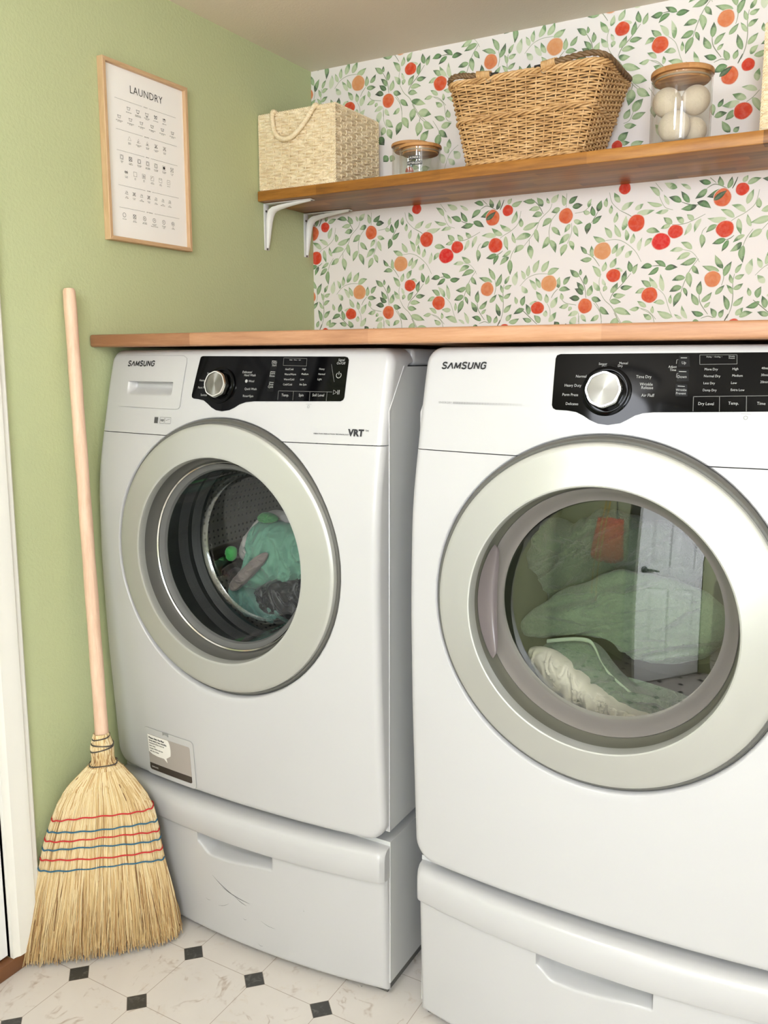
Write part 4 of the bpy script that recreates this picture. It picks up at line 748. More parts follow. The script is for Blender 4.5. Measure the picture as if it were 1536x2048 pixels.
def scratch(root, Fp, l, name):
    b = B()
    for x0, z0, x1, z1, wd in l:
        P = [(x0+(x1-x0)*t_, z0+(z1-z0)*t_-0.003*math.sin(PI*t_)) for t_ in np.linspace(0, 1, 9)]; V = []
        for i, (x, z) in enumerate(P):
            h = wd*math.sin(PI*(i+0.3)/9.0)/2; V += [(x, Fp(x, z)-0.0004, z+h), (x, Fp(x, z)-0.0004, z-h)]
        b.add(V, [(2*i, 2*i+2, 2*i+3, 2*i+1) for i in range(8)])
    b.build(name, plain('scuff', srgb(70,70,72), 0.7), root, smooth=False)
scratch(w_ped, WF, [(0.312,0.164,0.368,0.134,.0016),(0.337,0.143,0.415,0.127,.0013),(0.371,0.135,0.406,0.119,.001),(0.288,0.100,0.303,0.098,.0006),(0.324,0.093,0.357,0.108,.0007),(0.440,0.096,0.479,0.088,.0007),(0.393,0.087,0.404,0.086,.0006),(0.431,0.038,0.444,0.035,.0007),(0.550,0.157,0.552,0.153,.001),(0.674,0.017,0.679,0.016,.0012)], 'scuff_marks')

# ------------------------------------------------------------------ dryer
dryer = thing('tumble_dryer', 'white front-loading dryer on the right with green towels behind its round window', 'dryer', (1.152, -0.47, 0.34))
machine_body(DM, dryer, None)
b = B(); decal(b, DM, D_PANEL, 0.0012); dp = b.build('display_panel', M['black_gloss'], dryer, angle=50)
b = B(); f = lambda x, z: DM.pt(x, z, 0.0017)
for s, x, z, h in D_LABELS: text(b, s, x, z, h*0.86, f, sx=0.92)
for i in (0, 4, 8): strip(b, DM, [(D_BTN[i][0]+0.003, D_BTN[i][1]-0.003), (D_BTN[i+1][0]-0.003, D_BTN[i+1][1]-0.003)], 0.0009, 0.0017)
for i in (1, 2): x, z = D_MISC[i]; strip(b, DM, [(x+0.002, z+0.003), (x, z+0.003), (x, z-0.003)], 0.0005, 0.0017)
b.build('panel_lettering', M['lettering'], dp, smooth=False)
b = B(); q = D_BOX; strip(b, DM, sub(q[0], q[1])+sub(q[1], q[2])+sub(q[2], q[3])+sub(q[3], q[0]), 0.0008, 0.0016)
for a, c in ((0, 1), (0, 2), (3, 4), (5, 6)): strip(b, DM, sub(D_LINES[a], D_LINES[c]), 0.0009, 0.0016)
b.build('button_outlines', M['lettering_dim'], dp, smooth=False)
for i in (0, 4, 8):
    b = B(); decal(b, DM, [D_BTN[i+3], D_BTN[i+2], D_BTN[i+1], D_BTN[i]], 0.0015); b.build('button', M['black_soft'], dp)
knob(DM, dryer, 1.1415, 1.2335, 0.0285, 0.0388, 0.2)
b = B(); wordmark(b, DM, 0.8875, 1.2725, 0.0118, 0.0865, 0.0012); b.build('brand_name', M['print_black'], dryer, smooth=False)
b = B()
x, z = D_MISC[0]; ring_mesh(b, DM, x, z-0.0005, 0.0022, 0.003, 0.001, 16); strip(b, DM, [(x-0.007, z+0.005), (x+0.007, z+0.005)], 0.0005, 0.001)
b.build('lock_symbol', M['print_grey'], dryer, smooth=False)
b = B(); x0, z0 = D_MISC[3]; x1, z1 = D_MISC[5]; xm = D_MISC[4][0]
text(b, 'SENSOR DRY', (x0+xm)/2, (z0+z1)/2, 0.0034, lambda u, v: DM.pt(u, v, 0.001), sx=0.92)
for i in range(58):
    x = xm+0.003+(x1-xm-0.003)*i/58; strip(b, DM, [(x, (z0+z1)/2-0.0019), (x, (z0+z1)/2+0.0019)], 0.0012*(1-i/75), 0.001)
b.build('sensor_lettering', M['print_grey'], dryer, smooth=False)
def Ld(name, prof, mat, parent, n=160, angle=30, a0=0.0, a1=2*PI): b = B(); b.lathe(prof, (1.152, 0, ZC), 'y', n, a0=a0, a1=a1); return b.build(name, mat, parent, angle=angle)
dd = Ld('door', [(0.2775, -0.902), (0.277, -0.913), (0.2755, -0.9175), (0.2725, -0.9198), (0.268, -0.9212), (0.25, -0.928), (0.23, -0.9355), (0.217, -0.9400), (0.2135, -0.9411), (0.2112, -0.9404), (0.2098, -0.937), (0.2092, -0.918)], M['silver'], dryer)
Ld('door_rim', [(0.283, -0.872), (0.2865, -0.884), (0.2865, -0.900), (0.2845, -0.907), (0.2815, -0.910), (0.2775, -0.9095), (0.2775, -0.902)], M['chrome_dark'], dd)
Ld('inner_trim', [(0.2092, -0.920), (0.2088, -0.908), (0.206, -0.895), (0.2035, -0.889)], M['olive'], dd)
Ld('window_frame', [(0.2035, -0.891), (0.2025, -0.892), (0.200, -0.889), (0.194, -0.880), (0.188, -0.870), (0.183, -0.864), (0.179, -0.861)], M['mauve'], dd)
# the grip: a hollow let into the left of the window frame
b = B(); P = []
for i in range(41):
    a = PI-rad(29)+rad(58)*i/40; e = math.sin(PI*i/40)**0.45 if 0 < i < 40 else 0.0; row = []
    for q in np.linspace(0, 1, 11):
        r = 0.2085-0.001-(0.027*q)*e-(1-e)*0.004; y = -0.9085-0.002+0.028*math.sin(PI*min(1, q*1.25)*0.5)*e*(0.9-0.5*max(0, q-0.6))
        row.append((1.152+r*math.cos(a), y+0.0, ZC+r*math.sin(a)))
    P.append(row)
b.grid(P); b.build('door_grip', M['mauve_dark'], dd, angle=60)
# outward-bulging window, tilted slightly upward
Rg, rg, tl = 1.3, 0.1795, rad(3.4)
b = B(); prof = [(max(1e-5, rg*i/24), -(math.sqrt(Rg*Rg-(rg*i/24)**2)-math.sqrt(Rg*Rg-rg*rg))) for i in range(24, -1, -1)]
b.lathe(prof, (0, 0, 0), 'y', 128); c, s = math.cos(tl), math.sin(tl)
b.v = [(1.152+x, -0.8655+y*c+z*s, ZC+z*c-y*s) for x, y, z in b.v]
b.build('door_glass', M['dryer_glass'], dd, angle=80)
Ld('drum_mouth', [(0.2, -0.85), (0.215, -0.82), (0.245, -0.80)], M['mauve_dark'], dryer)
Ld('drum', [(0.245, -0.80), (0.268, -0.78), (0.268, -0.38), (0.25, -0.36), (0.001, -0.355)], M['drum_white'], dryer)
d_ped, DF = pedestal(DM, 'white drawer pedestal under the dryer, cut off by the bottom of the photo', 1.059, 1.259, 'drawer pedestals under the machines')

# ------------------------------------------------------------------ laundry
def garment(name, outline, y, thick, mat, label, cat, seed, amp=0.012, fold=(14, 5), back=0.6, ridge=None, group=None):
    """a heap of cloth: rounded body grown from its outline, with folds running over it"""
    P = [Vector((x, z)) for x, z in outline]
    for _ in range(4):
        Q = []
        for i in range(len(P)): a, c = P[i], P[(i+1) % len(P)]; Q += [a*0.75+c*0.25, a*0.25+c*0.75]
        P = Q
    n = len(P); cx = sum(p.x for p in P)/n; cz = sum(p.y for p in P)/n; b = B(); K = 46; rows = []
    so = Vector((seed*7.3, seed*3.1, seed*1.7)); ang = seed*1.3
    def put(s, side):
        row = []
        for p in P:
            x, z = cx+(p.x-cx)*s, cz+(p.y-cz)*s; h = math.sqrt(max(0, 1-s**2.6))
            u = (x-cx)*math.cos(ang)+(z-cz)*math.sin(ang); v = -(x-cx)*math.sin(ang)+(z-cz)*math.cos(ang)
            q = Vector((u*fold[0], v*fold[1], 0.0))+so
            q = q+Vector((noise.noise(q*0.9), noise.noise(q*0.8+so), 0))*1.1
            r1 = 1-min(1, abs(noise.noise(q))*2.6); r2 = 1-min(1, abs(noise.noise(q*2.3+so))*2.6); lump = noise.noise(q*0.45+so*2)
            d = amp*(1.15*r1**1.5+0.45*r2**1.5+1.0*lump)*min(1, (1-s)*7+0.15)
            if side > 0: yy = y-thick*h*0.75-d
            else: yy = y+thick*back*h
            e = 0.4*amp*noise.noise(Vector((p.x*34, p.y*34, seed)))*s
            L_ = math.hypot(p.x-cx, p.y-cz)+1e-6
            row.append((x+e*(p.x-cx)/L_, yy, z+e*(p.y-cz)/L_))
        return row
    for i in range(K+1): rows.append(put(max(0.001, i/K), 1))
    for i in range(8, -1, -1): rows.append(put(max(0.001, i/9), -1))
    V = [p for r in rows for p in r]; F = []
    for i in range(len(rows)-1):
        for k in range(n): F.append((i*n+k, i*n+(k+1) % n, (i+1)*n+(k+1) % n, (i+1)*n+k))
    b.add(V, F); o = b.build(name, mat, None, angle=70); return tag(o, label, cat, group)
def cloth(name, c, rough=0.85):
    t = NT(name); v = t.obj(); n = t.noise(v, 700, 2); t.p(Base_Color=t.mix(t.noise(v, 25, 3), c, tuple(x*0.8 for x in c[:3])+(1,)), Roughness=rough, Sheen_Weight=0.2); t.bump(n, 0.12, 0.0006); return t.mat
garment('shirt', [(0.221,0.885),(0.261,0.91),(0.324,0.905),(0.386,0.901),(0.421,0.853),(0.408,0.775),(0.365,0.769),(0.282,0.748),(0.209,0.722),(0.176,0.745),(0.218,0.81)], -0.60, 0.075, cloth('teal_jersey', srgb(112,160,138)), 'crumpled teal shirt on top of the load inside the washing machine', 'shirt', 1.2, 0.010, (14, 30))
garment('shirt', [(0.148,0.812),(0.198,0.879),(0.245,0.925),(0.291,0.924),(0.335,0.908),(0.29,0.85),(0.246,0.826),(0.175,0.775)], -0.565, 0.05, cloth('white_jersey', srgb(196,190,184)), 'white shirt pushed up behind the teal shirt in the washing machine', 'shirt', 2.1, 0.009, (34, 18))
garment('sock', [(0.160,0.795),(0.182,0.80),(0.188,0.832),(0.165,0.838),(0.152,0.82)], -0.622, 0.02, cloth('bright_green_knit', srgb(70,176,84)), 'small bright green sock at the left of the teal shirt in the washing machine', 'sock', 3.3, 0.004, (50, 40))
garment('sock', [(0.246,0.908),(0.27,0.93),(0.30,0.926),(0.318,0.912),(0.29,0.902)], -0.62, 0.02, cloth('mid_green_knit', srgb(78,140,86)), 'green sock lying over the top of the teal shirt in the washing machine', 'sock', 4.3, 0.005, (50, 40))
garment('trousers', [(0.230,0.722),(0.275,0.765),(0.38,0.795),(0.438,0.777),(0.43,0.70),(0.396,0.672),(0.295,0.655)], -0.615, 0.06, cloth('black_synthetic', srgb(24,25,29), 0.4), 'shiny black trousers under the teal shirt in the washing machine', 'trousers', 5.4, 0.010, (46, 14))
garment('cloth', [(0.195,0.757),(0.305,0.852),(0.326,0.836),(0.240,0.752),(0.21,0.735)], -0.668, 0.018, cloth('taupe_cotton', srgb(132,120,116)), 'narrow taupe cloth twisted across the teal shirt in the washing machine', 'cloth', 6.1, 0.005, (40, 20))
garment('shirt', [(0.165,0.742),(0.209,0.756),(0.25,0.735),(0.286,0.715),(0.386,0.700),(0.373,0.672),(0.272,0.664),(0.19,0.682)], -0.63, 0.04, cloth('pale_teal_jersey', srgb(96,132,122)), 'pale teal shirt hem along the bottom of the load in the washing machine', 'shirt', 7.7, 0.007, (30, 14))
garment('shirt', [(0.132,0.775),(0.175,0.772),(0.20,0.726),(0.205,0.673),(0.18,0.665),(0.145,0.70)], -0.59, 0.05, cloth('dark_grey_jersey', srgb(74,68,66)), 'dark grey shirt heaped at the left of the load in the washing machine', 'shirt', 8.9, 0.009, (30, 16))
garment('jeans', [(0.20,0.69),(0.30,0.67),(0.42,0.70),(0.52,0.74),(0.53,0.69),(0.44,0.648),(0.37,0.642),(0.28,0.652)], -0.53, 0.07, cloth('navy_denim', srgb(36,42,52)), 'navy jeans along the bottom of the washing machine drum', 'jeans', 9.4, 0.009, (24, 12))
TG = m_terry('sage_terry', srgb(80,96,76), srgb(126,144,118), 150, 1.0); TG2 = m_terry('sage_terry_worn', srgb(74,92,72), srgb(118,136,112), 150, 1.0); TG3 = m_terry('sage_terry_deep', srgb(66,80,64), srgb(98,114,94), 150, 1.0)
def towel_hem(o, pts, y):
    C_ = [Vector(p) for p in pts]; Q = []
    for i in range(len(C_)-1):
        p0, p1, p2, p3 = C_[max(0, i-1)], C_[i], C_[i+1], C_[min(len(C_)-1, i+2)]
        for k in range(6): t_ = k/6; Q.append(0.5*((2*p1)+(p2-p0)*t_+(2*p0-5*p1+4*p2-p3)*t_*t_+(3*p1-p0-3*p2+p3)*t_*t_*t_))
    pts = [tuple(q) for q in Q]
    b = B(); rows = [[(x, y-d-0.0022*math.sin(PI*k/6), z+0.75*w_*(k/6-0.5)) for k in range(7)] for x, z, d, w_ in pts]; b.grid(rows); b.build('hem_band', cloth('sage_hem', srgb(160,176,150)), o)
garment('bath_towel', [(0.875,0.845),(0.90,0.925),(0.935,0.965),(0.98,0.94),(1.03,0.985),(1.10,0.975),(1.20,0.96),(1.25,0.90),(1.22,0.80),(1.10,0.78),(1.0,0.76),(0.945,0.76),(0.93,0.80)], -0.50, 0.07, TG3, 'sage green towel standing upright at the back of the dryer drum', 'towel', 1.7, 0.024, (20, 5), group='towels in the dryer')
garment('bath_towel', [(0.897,0.742),(0.95,0.80),(1.02,0.85),(1.109,0.893),(1.20,0.89),(1.29,0.86),(1.32,0.80),(1.26,0.73),(1.16,0.715),(1.10,0.752),(1.04,0.757),(0.995,0.748),(0.957,0.728)], -0.62, 0.040, TG, 'large sage green towel draped diagonally across the middle of the dryer load', 'towel', 2.6, 0.014, (7, 26), group='towels in the dryer')
front_towel = garment('bath_towel', [(0.972,0.732),(1.014,0.760),(1.081,0.772),(1.115,0.722),(1.192,0.664),(1.28,0.69),(1.30,0.655),(1.20,0.640),(1.143,0.634),(1.071,0.680),(1.006,0.718)], -0.685, 0.05, TG2, 'folded sage green towel at the front bottom of the dryer load', 'towel', 3.5, 0.010, (20, 12), group='towels in the dryer')
towel_hem(front_towel, [(1.0,0.757,0.008,0.010),(1.03,0.766,0.012,0.010),(1.06,0.772,0.012,0.010),(1.083,0.770,0.010,0.011),(1.096,0.752,0.010,0.013),(1.106,0.730,0.010,0.014),(1.122,0.712,0.010,0.013),(1.145,0.695,0.010,0.012),(1.168,0.680,0.010,0.012),(1.19,0.664,0.010,0.012),(1.20,0.652,0.008,0.012)], -0.70)
garment('bed_sheet', [(0.955,0.732),(0.992,0.752),(1.03,0.742),(1.09,0.70),(1.15,0.665),(1.22,0.650),(1.19,0.632),(1.10,0.634),(1.02,0.662)], -0.715, 0.042, cloth('cream_cotton', srgb(226,218,202)), 'crumpled cream sheet under the towels at the bottom of the dryer', 'sheet', 4.8, 0.010, (44, 14))
def hem(pts, y, r, mat, name, parent):
    b = B(); b.tube([(x, y-d, z) for x, z, d in pts], r, 8); return b.build(name, mat, parent)

# ------------------------------------------------------------------ counter, shelf, brackets
b = B(); b.rbox(0.001, 2.2, -0.876, -0.002, 1.3108, 1.3376, 0.005, 3)
tag(b.build('countertop', M['beech'], None), 'long light beech countertop lying across both machines', 'countertop')
b = B(); b.rbox(0.001, 2.2, -0.2689, -0.001, 1.7095, 1.7369, 0.003, 2)
tag(b.build('wooden_shelf', M['shelfwood'], None), 'oiled brown wooden shelf on the papered wall, above the countertop', 'shelf')
def bracket(y, label):
    root = thing('shelf_bracket', label, 'bracket', (0.0, y, 1.58), 'white brackets under the wooden shelf')
    zt = 1.7092; b = B(); w0 = 0.0115
    arm = [(x, zt-0.0008-0.001*t_) for t_, x in ((0, 0.0), (1, 0.158))]
    # flat plates against the wall and under the shelf
    b.rbox(0.0006, 0.0032, y-w0, y+w0, 1.584, zt-0.0006, 0.001, 1); b.rbox(0.0006, 0.158, y-w0, y+w0, zt-0.0032, zt-0.0006, 0.001, 1)
    # pressed rib: a rounded, tapering L
    c = []
    for t_ in np.linspace(0, 1, 14): c.append((0.004+0.014*(1-t_)*0+0.003*(1-t_), 1.590+0.085*t_, 0.004+0.011*t_))
    path = [(0.0045, 1.590), (0.0065, 1.615), (0.0085, 1.64), (0.0105, 1.662), (0.0135, 1.678), (0.02, 1.690), (0.031, 1.697), (0.05, 1.7005), (0.08, 1.7035), (0.115, 1.706), (0.152, 1.7075)]
    rr = [0.005, 0.008, 0.0105, 0.0125, 0.0142, 0.015, 0.0142, 0.012, 0.0095, 0.007, 0.0045]; V = []; n = 10
    for i, (x, z) in enumerate(path):
        a = path[max(0, i-1)]; d = path[min(len(path)-1, i+1)]; tv = Vector((d[0]-a[0], d[1]-a[1])).normalized(); nv = Vector((tv.y, -tv.x))
        for k in range(n+1):
            an = PI*k/n; V.append((x+nv.x*rr[i]*0.9*math.sin(an), y-rr[i]*math.cos(an)*0.9, z+nv.y*rr[i]*0.9*math.sin(an)))
    b.add(V, [(i*(n+1)+k, i*(n+1)+k+1, (i+1)*(n+1)+k+1, (i+1)*(n+1)+k) for i in range(len(path)-1) for k in range(n)])
    b.build('bracket_body', M['bracket'], root, angle=50)
    for x, z, ax in ((0.0033, 1.5872, 'x'), (0.0062, 1.688, 'x'), (0.1545, 1.7058, 'z')):
        s = B()
        if ax == 'x': s.lathe([(0.0028, 0), (0.0028, 0.0012), (0.0015, 0.0018), (1e-5, 0.0018)], (0, 0, 0), 'z', 14); s.v = [(x+q[2], y-0.006*(z > 1.6)+q[0], z+q[1]) for q in s.v]
        else: s.lathe([(0.0028, 0), (0.0028, -0.0012), (1e-5, -0.0018)], (x, y, z), 'z', 14)
        s.build('screw', M['screw'], root)
    return root
bracket(-0.232, 'white shelf bracket on the green wall under the front edge of the shelf')
bracket(-0.040, 'white shelf bracket on the green wall in the corner by the wallpaper')

# ------------------------------------------------------------------ framed laundry chart
FY1, FY2, FZ1_, FZ2_ = -0.8169, -0.5533, 1.5465, 1.9285
frame = thing('framed_print', 'laundry symbols chart in a slim light wooden frame on the green wall', 'framed print', (0.0, (FY1+FY2)/2, FZ1_))
def pic_side(a, c, horiz):
    bw = 0.0088; x1 = 0.018; b = B()
    if horiz:
        z0, z1 = a; V = []
        outer = FZ2_ if c else FZ1_; sg = -1 if c else 1
        P4 = [(FY1, outer), (FY2, outer), (FY2-bw, outer+sg*bw), (FY1+bw, outer+sg*bw)]
    else:
        outer = FY2 if c else FY1; sg = -1 if c else 1
        P4 = [(outer, FZ1_), (outer, FZ2_), (outer+sg*bw, FZ2_-bw), (outer+sg*bw, FZ1_+bw)]
    V = [(x, y, z) for x in (0.0008, x1) for y, z in P4]
    bm = bmesh.new(); vs = [bm.verts.new(p) for p in V]
    for f in [(0,1,2,3),(4,5,6,7),(0,1,5,4),(1,2,6,5),(2,3,7,6),(3,0,4,7)]: bm.faces.new([vs[i] for i in f])
    bmesh.ops.recalc_face_normals(bm, faces=bm.faces); bmesh.ops.bevel(bm, geom=[e for e in bm.edges if all(v.co.x > 0.01 for v in e.verts)], offset=0.0008, segments=1, affect='EDGES'); b.bm(bm)
    return b
oak_y = m_wood('light_oak_frame_rail', srgb(184,146,106), srgb(206,172,134), srgb(220,190,154), 'y', 0.2, 2.0, 0.5, 2.2, 0.1)
for c in (0, 1):
    pic_side((0, 0), c, True).build('frame_rail', oak_y, frame, smooth=False); pic_side((0, 0), c, False).build('frame_stile', M['oak'], frame, smooth=False)
b = B(); b.box(0.002, 0.0085, FY1+0.006, FY2-0.006, FZ1_+0.006, FZ2_-0.006); sheet = b.build('print_sheet', M['poster'], frame, smooth=False)
# the chart is laid out in millimetres, (0,0) at the top left of the visible sheet
PY, PZ = FY1+0.0135, FZ2_-0.0135; PW, PH = (FY2-FY1-0.027)*1000, (FZ2_-FZ1_-0.027)*1000
pf = lambda u, v: (0.0090, PY+u/1000, PZ+v/1000)
b = B(); line = lambda pts, wd=0.55, closed=False: strip(b, None, [(x, -z) for x, z in pts], wd, 0, closed, 0, pf)
cap = lambda s, x, z, h=1.5, bold=0.03: text(b, s, x, -z, h, pf, bold=bold, res=1)
text(b, 'LAUNDRY', PW*0.515, -33.5, 16.0, pf, bold=-0.16, sx=0.93, space=1.06)
def circ(x, z, r, wd=0.55, n=18): line([(x+r*math.cos(2*PI*k/n), z+r*math.sin(2*PI*k/n)) for k in range(n)], wd, True)
def disc(x, z, r): b.add([pf(x+r*math.cos(2*PI*k/12), -z+r*math.sin(2*PI*k/12)) for k in range(12)], [tuple(range(12))])
def tub(x, z, s=4.2, bars=0, dots=0): 
    line([(x-s, z-s*0.55), (x-s*0.62, z+s*0.75), (x+s*0.62, z+s*0.75), (x+s, z-s*0.55)], 0.75); line([(x-s, z-s*0.5), (x-s*0.4, z-s*0.3), (x, z-s*0.45), (x+s*0.4, z-s*0.3), (x+s, z-s*0.5)], 0.6)
    for k in range(bars): line([(x-s*0.62, z+s*(1.0+0.3*k)), (x+s*0.62, z+s*(1.0+0.3*k))], 0.7)
    for k in range(dots): disc(x+((k % 3)-(min(dots, 3)-1)/2)*s*0.36, z+s*0.2+(0.35*s if k > 2 else 0), 0.42)
def cross(x, z, s=4.2): line([(x-s, z-s), (x+s, z+s)], 0.7); line([(x-s, z+s), (x+s, z-s)], 0.7)
def tri(x, z, s=4.0, stripes=0): 
    line([(x-s, z+s*0.8), (x, z-s), (x+s, z+s*0.8)], 0.6, True)
    for k in range(stripes): line([(x-s*0.45+k*1.4, z+s*0.75), (x-s*0.1+k*1.0, z-s*0.1)], 0.5)
def sq(x, z, s=3.9): line([(x-s, z-s), (x+s, z-s), (x+s, z+s), (x-s, z+s)], 0.6, True)
def iron(x, z, s=4.0, dots=0, steam=False):
    line([(x-s, z+s*0.6), (x-s*0.55, z-s*0.1), (x+s*0.75, z-s*0.1), (x+s, z+s*0.6)], 0.6, True); line([(x-s*0.5, z-s*0.65), (x+s*0.5, z-s*0.65), (x+s*0.75, z-s*0.1)], 0.6)
    for k in range(dots): disc(x+(k-(dots-1)/2)*1.5, z+s*0.28, 0.45)
def rule(z, s): 
    cap(s, PW*0.498, z, 1.9, 0.03); hw = len(s)*0.95+4
    line([(PW*0.106, z), (PW*0.498-hw, z)], 0.42); line([(PW*0.498+hw, z), (PW*0.914, z)], 0.42)
def row(z, n, x0, x1, fn, caps_):
    for i in range(n):
        x = PW*(x0+(x1-x0)*i/max(1, n-1)); fn(i, x, z)
        for k, c_ in enumerate(caps_[i].split('|')): cap(c_, x, z+9.0+2.5*k)
rule(62, 'WASHING')
row(76, 5, 0.276, 0.747, lambda i, x, z: (tub(x, z, 4.8, (0, 1, 2, 0, 0)[i]), cross(x, z) if i == 3 else None, disc(x, z-1.5, 1.9) if i == 4 else None), ['MACHINE WASH', 'MACHINE WASH|PERMANENT PRESS', 'MACHINE WASH|DELICATE', 'DO NOT WASH', 'HAND WASH'])
row(99, 6, 0.153, 0.858, lambda i, x, z: tub(x, z, 4.7, 0, i+1), ['MAX TEMPERATURE|30C / 65-85F', 'MAX TEMPERATURE|40C / 105F', 'MAX TEMPERATURE|50C / 120F', 'MAX TEMPERATURE|60C / 140F', 'MAX TEMPERATURE|70C / 160F', 'MAX TEMPERATURE|95C / 200F'])
rule(127, 'BLEACHING')
row(141, 5, 0.27, 0.736, lambda i, x, z: (tri(x, z, 4.8, (0, 2, 3, 2, 0)[i]), cross(x, z, 4.4) if i > 2 else None), ['BLEACH|NEEDED', 'NON CHLORINE|BLEACH', 'CHLORINE|BLEACH', 'NO CHLORINE|BLEACH', 'DO NOT|BLEACH'])
rule(171.5, 'DRYING')
row(185, 7, 0.162, 0.831, lambda i, x, z: (sq(x, z, 4.6), circ(x, z, 3.8) if i < 5 else (disc(x, z, 3.4) if i == 5 else None), cross(x, z, 4.4) if i in (1, 6) else None, [disc(x+(k-(i-3)/2)*1.4, z, 0.5) for k in range(max(0, i-2))] if i in (3, 4) else None), ['TUMBLE|DRY', 'DO NOT|TUMBLE DRY', 'DRY NORMAL|LOW HEAT', 'DRY NORMAL|MEDIUM HEAT', 'DRY NORMAL|HIGH HEAT', 'DRY NORMAL|NO HEAT', 'DO NOT|DRY'])
row(215.5, 6, 0.212, 0.776, lambda i, x, z: ((line([(x-5, z-1.5), (x-2, z+1.6), (x+2, z+1.6), (x+5, z-1.5)], 0.8), line([(x-5, z+1.5), (x-2, z-1.6), (x+2, z-1.6), (x+5, z+1.5)], 0.8), cross(x, z, 3.4)) if i == 0 else sq(x, z, 4.7), [line([(x-2.4+k*1.6, z-3), (x-2.4+k*1.6, z+3)], 0.5) for k in range(4)] if i == 2 else None, [line([(x-4+k*2.2, z+0.5-0.5*k), (x+0.5, z-4)], 0.5) for k in range(2)] if i == 3 else None, line([(x-4.2, z-3.2), (x, z-1.4), (x+4.2, z-3.2)], 0.5) if i == 4 else None, line([(x-2.4, z), (x+2.4, z)], 0.5) if i == 5 else None), ['DO NOT|WRING', 'DRY|FLAT', 'DRIP|DRY', 'DRY IN|THE SHADE', 'HANG|TO DRY', 'DRY FLAT'])
rule(246, 'IRONING')
row(260, 7, 0.204, 0.782, lambda i, x, z: (iron(x, z, 4.7, (0, 0, 0, 0, 1, 2, 3)[i]), cross(x, z, 4.2) if i in (1, 3) else None), ['IRON|ANY TEMP', 'DO NOT|IRON', 'IRON|WITH STEAM', 'DO NOT|STEAM', 'IRON|LOW HEAT', 'IRON|MEDIUM HEAT', 'IRON|HIGH HEAT'])
rule(294, 'DRY CLEANING')
row(309.5, 6, 0.164, 0.818, lambda i, x, z: (circ(x, z, 4.6, 0.7), cross(x, z, 4.8) if i == 1 else None, text(b, 'AAAPFW'[i], x, -z, 3.6, pf, bold=0.06, res=2) if i > 1 else None), ['DRY CLEAN', 'DO NOT|DRY CLEAN', 'DRY CLEAN|ANY SOLVENT', 'ANY SOLVENT|EXCEPT|TRICHLOROETHYLENE', 'PETROLEUM|SOLVENT|ONLY', 'WET|CLEANING'])
b.build('chart_lettering', M['print_black'], sheet, smooth=False)
# ================================================================== broom
broom = thing('broom', 'straw broom with a pale wooden stick leaning against the green wall beside the washing machine', 'broom', (0.112, -1.02, 0))
A0 = Vector((0.112, -1.02, 0.004)); UU = Vector((-0.0655, 0.0571, 0.9962)); WW = Vector((0.7185, 0.6954, 0.0074)); NN = Vector((0.6924, -0.7163, 0.0866))
bp = lambda t, w_, d=0.0: A0+UU*t+WW*w_+NN*d
T_ = [0.0, 0.05, 0.10, 0.15, 0.19, 0.25, 0.30, 0.335, 0.36, 0.385, 0.405, 0.418, 0.45, 0.478]
WL = [-0.172, -0.163, -0.150, -0.138, -0.126, -0.112, -0.094, -0.079, -0.064, -0.042, -0.018, -0.003, -0.006, 0.002]
WR = [0.160, 0.155, 0.149, 0.142, 0.134, 0.128, 0.119, 0.104, 0.088, 0.072, 0.054, 0.040, 0.041, 0.031]
DP = [0.034, 0.032, 0.029, 0.026, 0.024, 0.023, 0.026, 0.028, 0.029, 0.028, 0.025, 0.020, 0.024, 0.0165]
ip = lambda t, A: float(np.interp(t, T_, A))
def bsurf(t, u, d=1.0):        # u in -1..1 across, d = -1 back .. 1 front
    l, r = ip(t, WL), ip(t, WR); w_ = (l+r)/2+(r-l)/2*u
    return bp(t, w_, ip(t, DP)*math.sqrt(max(0.0, 1-abs(u)**2.4))*d)
b = B(); P = []
for t in np.linspace(0.03, 0.478, 40):
    P.append([bsurf(t, 0.96*math.cos(a), 0.9*math.copysign(1, math.sin(a)) if abs(math.sin(a)) > 1e-6 else 0) for a in np.linspace(0, 2*PI, 41)])
b.grid(P); head = b.build('bristle_head', M['bristle_core'], broom, angle=80)
b = B(); r_ = random.Random(5); BC = []
STRAW = [srgb(232,214,176), srgb(220,197,152), srgb(206,177,128), srgb(190,154,106), srgb(164,126,82), srgb(126,92,58)]
def strand(u, d, t0, t1, wd, jit):
    n = 9; ph, am = r_.uniform(0, 6), r_.uniform(0, 0.006)*jit; du = r_.gauss(0, 0.055)*jit; V = []; loose = r_.uniform(0.0, 0.014)*jit; sk = r_.uniform(-0.4, 0.4)
    for i in range(n+1):
        q = i/n; t = t0+(t1-t0)*q; fr = max(0, 1-t/0.20)       # looser towards the tip
        uu = max(-1.06, min(1.06, u+du*fr**1.3)); dd = d
        c = bsurf(t, max(-0.999, min(0.999, uu)), dd)+WW*(am*fr*math.sin(5*q+ph)+(abs(uu)-0.999)*0.08*(1 if uu > 0 else -1)*(abs(uu) > 0.999))+NN*(loose*fr*(1 if d >= 0 else -1)+0.0012*math.sin(9*q+ph))
        h = wd*(1-0.55*q*fr)
        side = (WW*math.cos(sk)+NN*math.sin(sk))*h
        V += [c-side, c+NN*h*0.9*(1 if d >= 0 else -1), c+side]
    k_ = min(5, int(abs(r_.gauss(0, 1.9)))); c0 = STRAW[k_]; c1 = STRAW[min(5, k_+1+int(r_.random() < 0.35))]
    for i in range(n+1): f_ = smoothstep(0.4, 0.95, i/n); BC.extend([tuple(x+(y-x)*float(f_) for x, y in zip(c0, c1))]*3)
    b.add(V, [(3*i+k, 3*i+k+1, 3*i+4+k, 3*i+3+k) for i in range(n) for k in (0, 1)])
